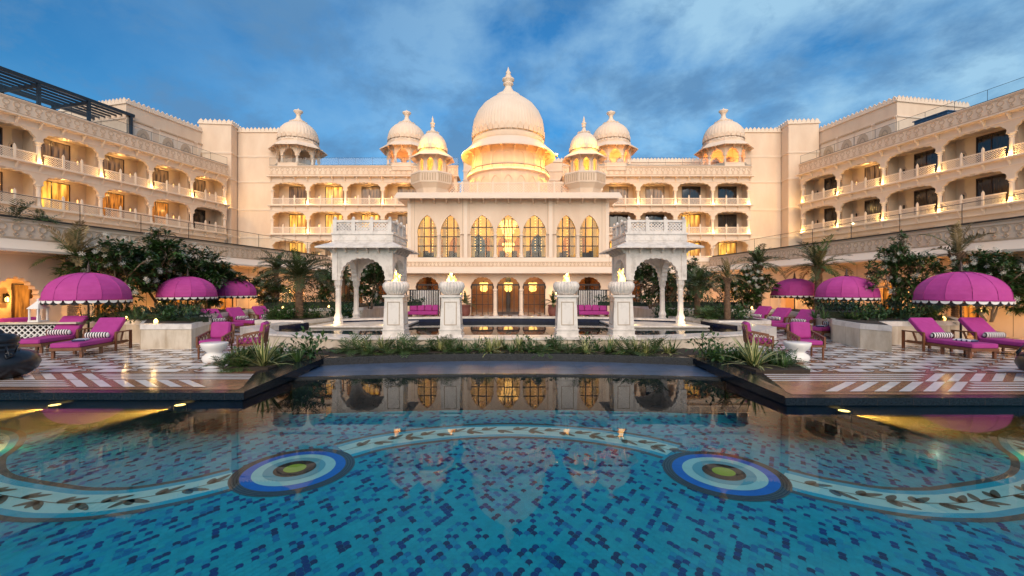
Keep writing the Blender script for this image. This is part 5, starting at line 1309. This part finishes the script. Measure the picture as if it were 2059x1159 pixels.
hedge((-13.9,24.0),(-9.0,26.4), 1.3,.75,1.0, 4,'long dark hedge in the far left planter')
hedge((-8.9,26.6),(-5.3,28.2), 1.2,.6,1.0, 41,'dark hedge seen through the left marble pavilion')
hedge((9.0,26.4),(14.2,24.2), 1.3,.75,1.0, 5,'long dark hedge in the far right planter')
hedge((5.5,28.2),(8.9,26.6), 1.2,.6,1.0, 51,'dark hedge seen through the right marble pavilion')
hedge((14.7,20.6),(12.5,17.6), 1.4,.55,1.0, 6,'dark hedge in the right planter behind the far umbrellas')
hedge((12.0,15.3),(16.6,16.4), 1.5,.65,1.0, 7,'long dark hedge in the near right planter under the large umbrella')

def shrub_mesh(seed, n, ln, wd, rad_):
    r = random.Random(seed); c = MB('leaf', 'leaf2')
    for i in range(n):
        p = Vector((r.gauss(0,rad_*.5), r.gauss(0,rad_*.5), abs(r.gauss(rad_*.7,rad_*.45)))); v = p*1.2+rv(r)*.6; v.z += .2
        leaf(c, p, v, Vector((0,0,1)), ln*r.uniform(.7,1.2), wd*r.uniform(.8,1.2), 1 if r.random() < .35 else 0, r.uniform(0,.4))
    for k in range(6): a = k*1.05; c.tube([(0,0,0),(rad_*.5*math.cos(a),rad_*.5*math.sin(a),rad_*.9)], .008, 4)
    return c.mesh('leafy_shrub')
def strap_mesh(seed, n, ln, wd, var):
    r = random.Random(seed); c = MB('leaf2', 'yellow_leaf', 'leaf')
    for i in range(n):
        a = i*2.4+r.uniform(-.3,.3); e = r.uniform(.35,1.45); L_ = ln*r.uniform(.65,1.1); d = Vector((math.cos(a)*math.cos(e), math.sin(a)*math.cos(e), math.sin(e)))
        s = d.cross(Vector((0,0,1))).normalized(); p = Vector((.03*math.cos(a), .03*math.sin(a), 0)); S = 6; pts = [p.copy()]
        for k in range(S): d = (d+Vector((0,0,-.10-.05*(1.5-e)))).normalized(); p = p+d*L_/S; pts.append(p.copy())
        ws = [wd*q for q in (.7,1,1,.85,.62,.34,.02)]; v = []
        for q, w_ in zip(pts, ws): v += [tuple(q-s*w_), tuple(q-s*w_*.45), tuple(q+s*w_*.45), tuple(q+s*w_)]
        for k in range(S):
            for m_ in range(3): c.add([v[4*k+m_],v[4*k+m_+1],v[4*k+5+m_],v[4*k+4+m_]], [(0,1,2,3)], (1 if m_ != 1 else 0) if var and r.random() < .95 else (0 if r.random() < .6 else 2))
    return c.mesh('striped_plant' if var else 'strap_leaf_plant')
def fern_mesh(seed, n, ln):
    r = random.Random(seed); c = MB('leaf2', 'leaf', 'palm_leaf')
    for i in range(n):
        a = i*2.4+r.uniform(-.3,.3); e = r.uniform(.5,1.35); d = Vector((math.cos(a)*math.cos(e), math.sin(a)*math.cos(e), math.sin(e))); p = Vector((0,0,0)); S = 9; L_ = ln*r.uniform(.7,1.1); m_ = r.choice((0,0,1,2)); pts = [p.copy()]
        for k in range(S): d = (d+Vector((0,0,-.14))).normalized(); p = p+d*L_/S; pts.append(p.copy())
        c.tube(pts, .006, 3, m_)
        for k in range(2, S+1):
            dd = (pts[k]-pts[k-1]).normalized(); sd = dd.cross(Vector((0,0,1))); sd = sd.normalized() if sd.length > .05 else Vector((1,0,0)); u = sd.cross(dd)
            for sg in (-1,1): leaf(c, pts[k], dd*.7+sd*sg*.8+u*.2, u, L_*.30*math.sin(PI*k/(S+1.5))+.03, .03, m_, .2, .1)
    return c.mesh('fern')
PL = {'shrub': [shrub_mesh(1,130,.16,.07,.30), shrub_mesh(2,110,.15,.065,.28)], 'striped': [strap_mesh(3,44,.62,.026,True), strap_mesh(4,36,.55,.024,True)], 'strap': [strap_mesh(5,34,.55,.02,False), strap_mesh(6,30,.5,.018,False)], 'fern': [fern_mesh(7,20,.55), fern_mesh(8,17,.62)]}
NMS = {'shrub':('leafy_shrub','low leafy green shrub','shrub'), 'striped':('striped_plant','strappy plant with cream-edged leaves','plant'), 'strap':('strap_leaf_plant','dark green strap-leaf plant','plant'), 'fern':('fern','arching green fern','fern')}
def plant(kind, x, y, z, sc, where):
    n_, desc, cat = NMS[kind]; o = ob(n_, RD.choice(PL[kind]), None, (x,y,z), RD.random()*6.28, sc*RD.uniform(.9,1.1)); tag(o, desc+' '+where, cat, {'in':'plants in the bed behind the weir'}.get(where[:2], 'plants round the beds')); return o
rp_ = random.Random(77)
# bed behind the weir: a row from corner to corner
NB_ = 46; seq = []
for i in range(NB_):
    t = (i+.5)/NB_; x = -4.75+9.5*t; y = 12.35+rp_.uniform(-.2,.4)-.30*(x/4.7)**2
    k = rp_.choices(('fern','strap','striped','shrub'), (5,3.2,1.6,1.6))[0]
    if abs(x) > 3.4: k = rp_.choices(('fern','strap','striped'), (2,3,3))[0]
    seq.append((k, x, y))
spots = ('in front of the left pavilion', 'in the bed below the far left fire bowl', 'in the bed below the left inner fire bowl', 'in the middle of the bed behind the weir', 'in the bed below the right inner fire bowl', 'in the bed below the far right fire bowl', 'in the bed in front of the right pavilion')
spots = ('in the bed before the left pavilion',)+spots[1:]
seen = {}
for k, x, y in seq:
    w_ = spots[min(6, int((x+4.9)/1.41))]; plant(k, x, y, .31, .88 if k != 'fern' else 1.0, w_)
# thick clumps at both ends
for sx, side in ((-1,'left'),(1,'right')):
    for i in range(26):
        u = rp_.random(); x = sx*(5.15+1.5*u); y = rp_.uniform(9.95, 10.5+1.5*(1-abs(u-.35))); k = rp_.choices(('strap','fern','shrub','striped'), (4,2.5,1.6,1.2))[0]
        plant(k, x, y+ (0 if u > .15 else .5), .28, .82, 'in the %s clump where the weir meets the deck' % side)
    plant('striped', sx*5.75, 10.15, .30, 1.5, 'in the %s clump, largest in front of the armchairs' % side); plant('shrub', sx*5.15, 11.3, .35, 1.35, 'in the %s clump, tallest beside the armchair' % side)
    for i in range(15):
        a = rp_.random()*6.28; q = rp_.uniform(.5,1.15); plant(rp_.choice(('shrub','shrub','fern')), sx*10.1+q*math.cos(a), 20.4+q*math.sin(a)*.8, .72, rp_.uniform(.9,1.25), 'round the foot of the %s palm beside the basin' % side)
    for i in range(10): plant('shrub', sx*rp_.uniform(8.7,9.3), rp_.uniform(22.0,25), .3, rp_.uniform(1.3,1.8), 'between the %s pavilion and the planters' % side)
    for i in range(16): plant(rp_.choice(('shrub','strap','fern')), sx*rp_.uniform(11.3,15.2), rp_.uniform(14.4,16.2), 1.02, rp_.uniform(.7,1.1), 'along the rim of the near %s planter' % side)
# roof plants behind the terrace rails
for i, (px, d, z) in enumerate(((15,19.2,4.75),(0,18.6,4.75),(30,20,4.75))): plant('fern', -18.6-.3*i, d-2, 4.78, 1.3, 'on the left arcade roof at the edge of the view')
for i in range(7): plant('strap', -14.9+.5*i, 38.6, 4.6, 1.3, 'on the terrace roof left of the hall')
for i in range(9): plant('strap', 11.2+.55*i, 38.6, 4.6, 1.3, 'on the terrace roof right of the hall')
# potted palms beside the hall doors
def make_potted(label, loc):
    r = thing('potted_palm', label, 'potted plant', loc, 0, 'potted palms beside the doors'); ob('pot', MB('pot', 'soil').lathe([(.28,0),(.38,.12),(.44,.45),(.40,.80),(.46,.86),(.46,.92),(.38,.92),(.36,.84)], 24).lathe([(.36,.82),(0,.84)], 24, m=1), r)
    ob('leaves', palm_meshes(61, 14, 1.25, .3, .1, 1.1, .06)[1], r, (0,0,.75)); return r
Q = make_potted('potted palm in a terracotta pot left of the hall doors', (-3.55,35.6,-.146))
dup(Q, (3.7,35.6,-.146), 1.0, 'potted palm in a terracotta pot right of the hall doors')
# small candle lights standing on the planter copings
cm_ = MB('bulb').lathe([(.05,0),(.06,.06),(.03,.12),(0,.14)], 8).mesh('garden_light')
for i, (x, y, lab) in enumerate(((-13.2,14.95,'under the near left umbrella'),(-11.2,13.75,'at the pointed front of the left planter'),(-12.2,23.4,'behind the left far loungers'),(-10.2,24.6,'on the far left planter rim'),(13.0,23.1,'on the far right planter rim'),(15.0,14.9,'under the near right umbrella'))):
    tag(ob('garden_light', cm_, None, (x,y,1.04)), 'small glowing garden light '+lab, 'garden light', 'garden lights in the planters'); lamp('garden_light_glow', (x,y-.1,1.25), 3, (1,.6,.2), 0)
# underwater spotlights below the deck edges
for px, py, sx in ((110,824,-1),(362,824,-1),(1697,832,1)):
    d = DL+.06 if sx < 0 else DR+.06; d -= .09; x = (px-CX)*d/F
    o = tag(ob('pool_spotlight', MB('bronze', 'bulb').lathe([(.10,-.06),(.10,.05)], 12).lathe([(.085,.052),(0,.06)], 12, m=1), None, (x, d, -.02)), 'underwater spotlight below the '+{110:'left deck edge, nearer the urn',362:'left deck edge, nearer the pool corner',1697:'right deck edge'}[px], 'pool light', 'underwater spotlights')
    s = lamp('pool_spot', (x+sx*.22, d+.02, -.05), 2600, (1,.44,.06), 0, None, 'SPOT', spot_size=rad(19), spot_blend=1.0)
    s.rotation_euler = Vector((-sx*3.2, .30, .42)).to_track_quat('Z', 'Y').to_euler()

# the pool water around the spotlights scatters their beams
vm = bpy.data.materials.new('clear_water_body'); vm.use_nodes = True; t_ = vm.node_tree; t_.nodes.clear()
vo = t_.nodes.new('ShaderNodeOutputMaterial'); pv = t_.nodes.new('ShaderNodeVolumePrincipled'); pv.inputs['Density'].default_value = .13; pv.inputs['Color'].default_value = (.95,.97,1,1); pv.inputs['Anisotropy'].default_value = .2
t_.links.new(pv.outputs[0], vo.inputs['Volume'])
for sx in (-1, 1):
    x0, x1 = sorted((sx*5.0, sx*12.6)); wb = MB(vm).box(x0, x1, 7.3, 9.7, FZ+.03, WZ-.006); struct('pool_water_body', wb, 'stuff')
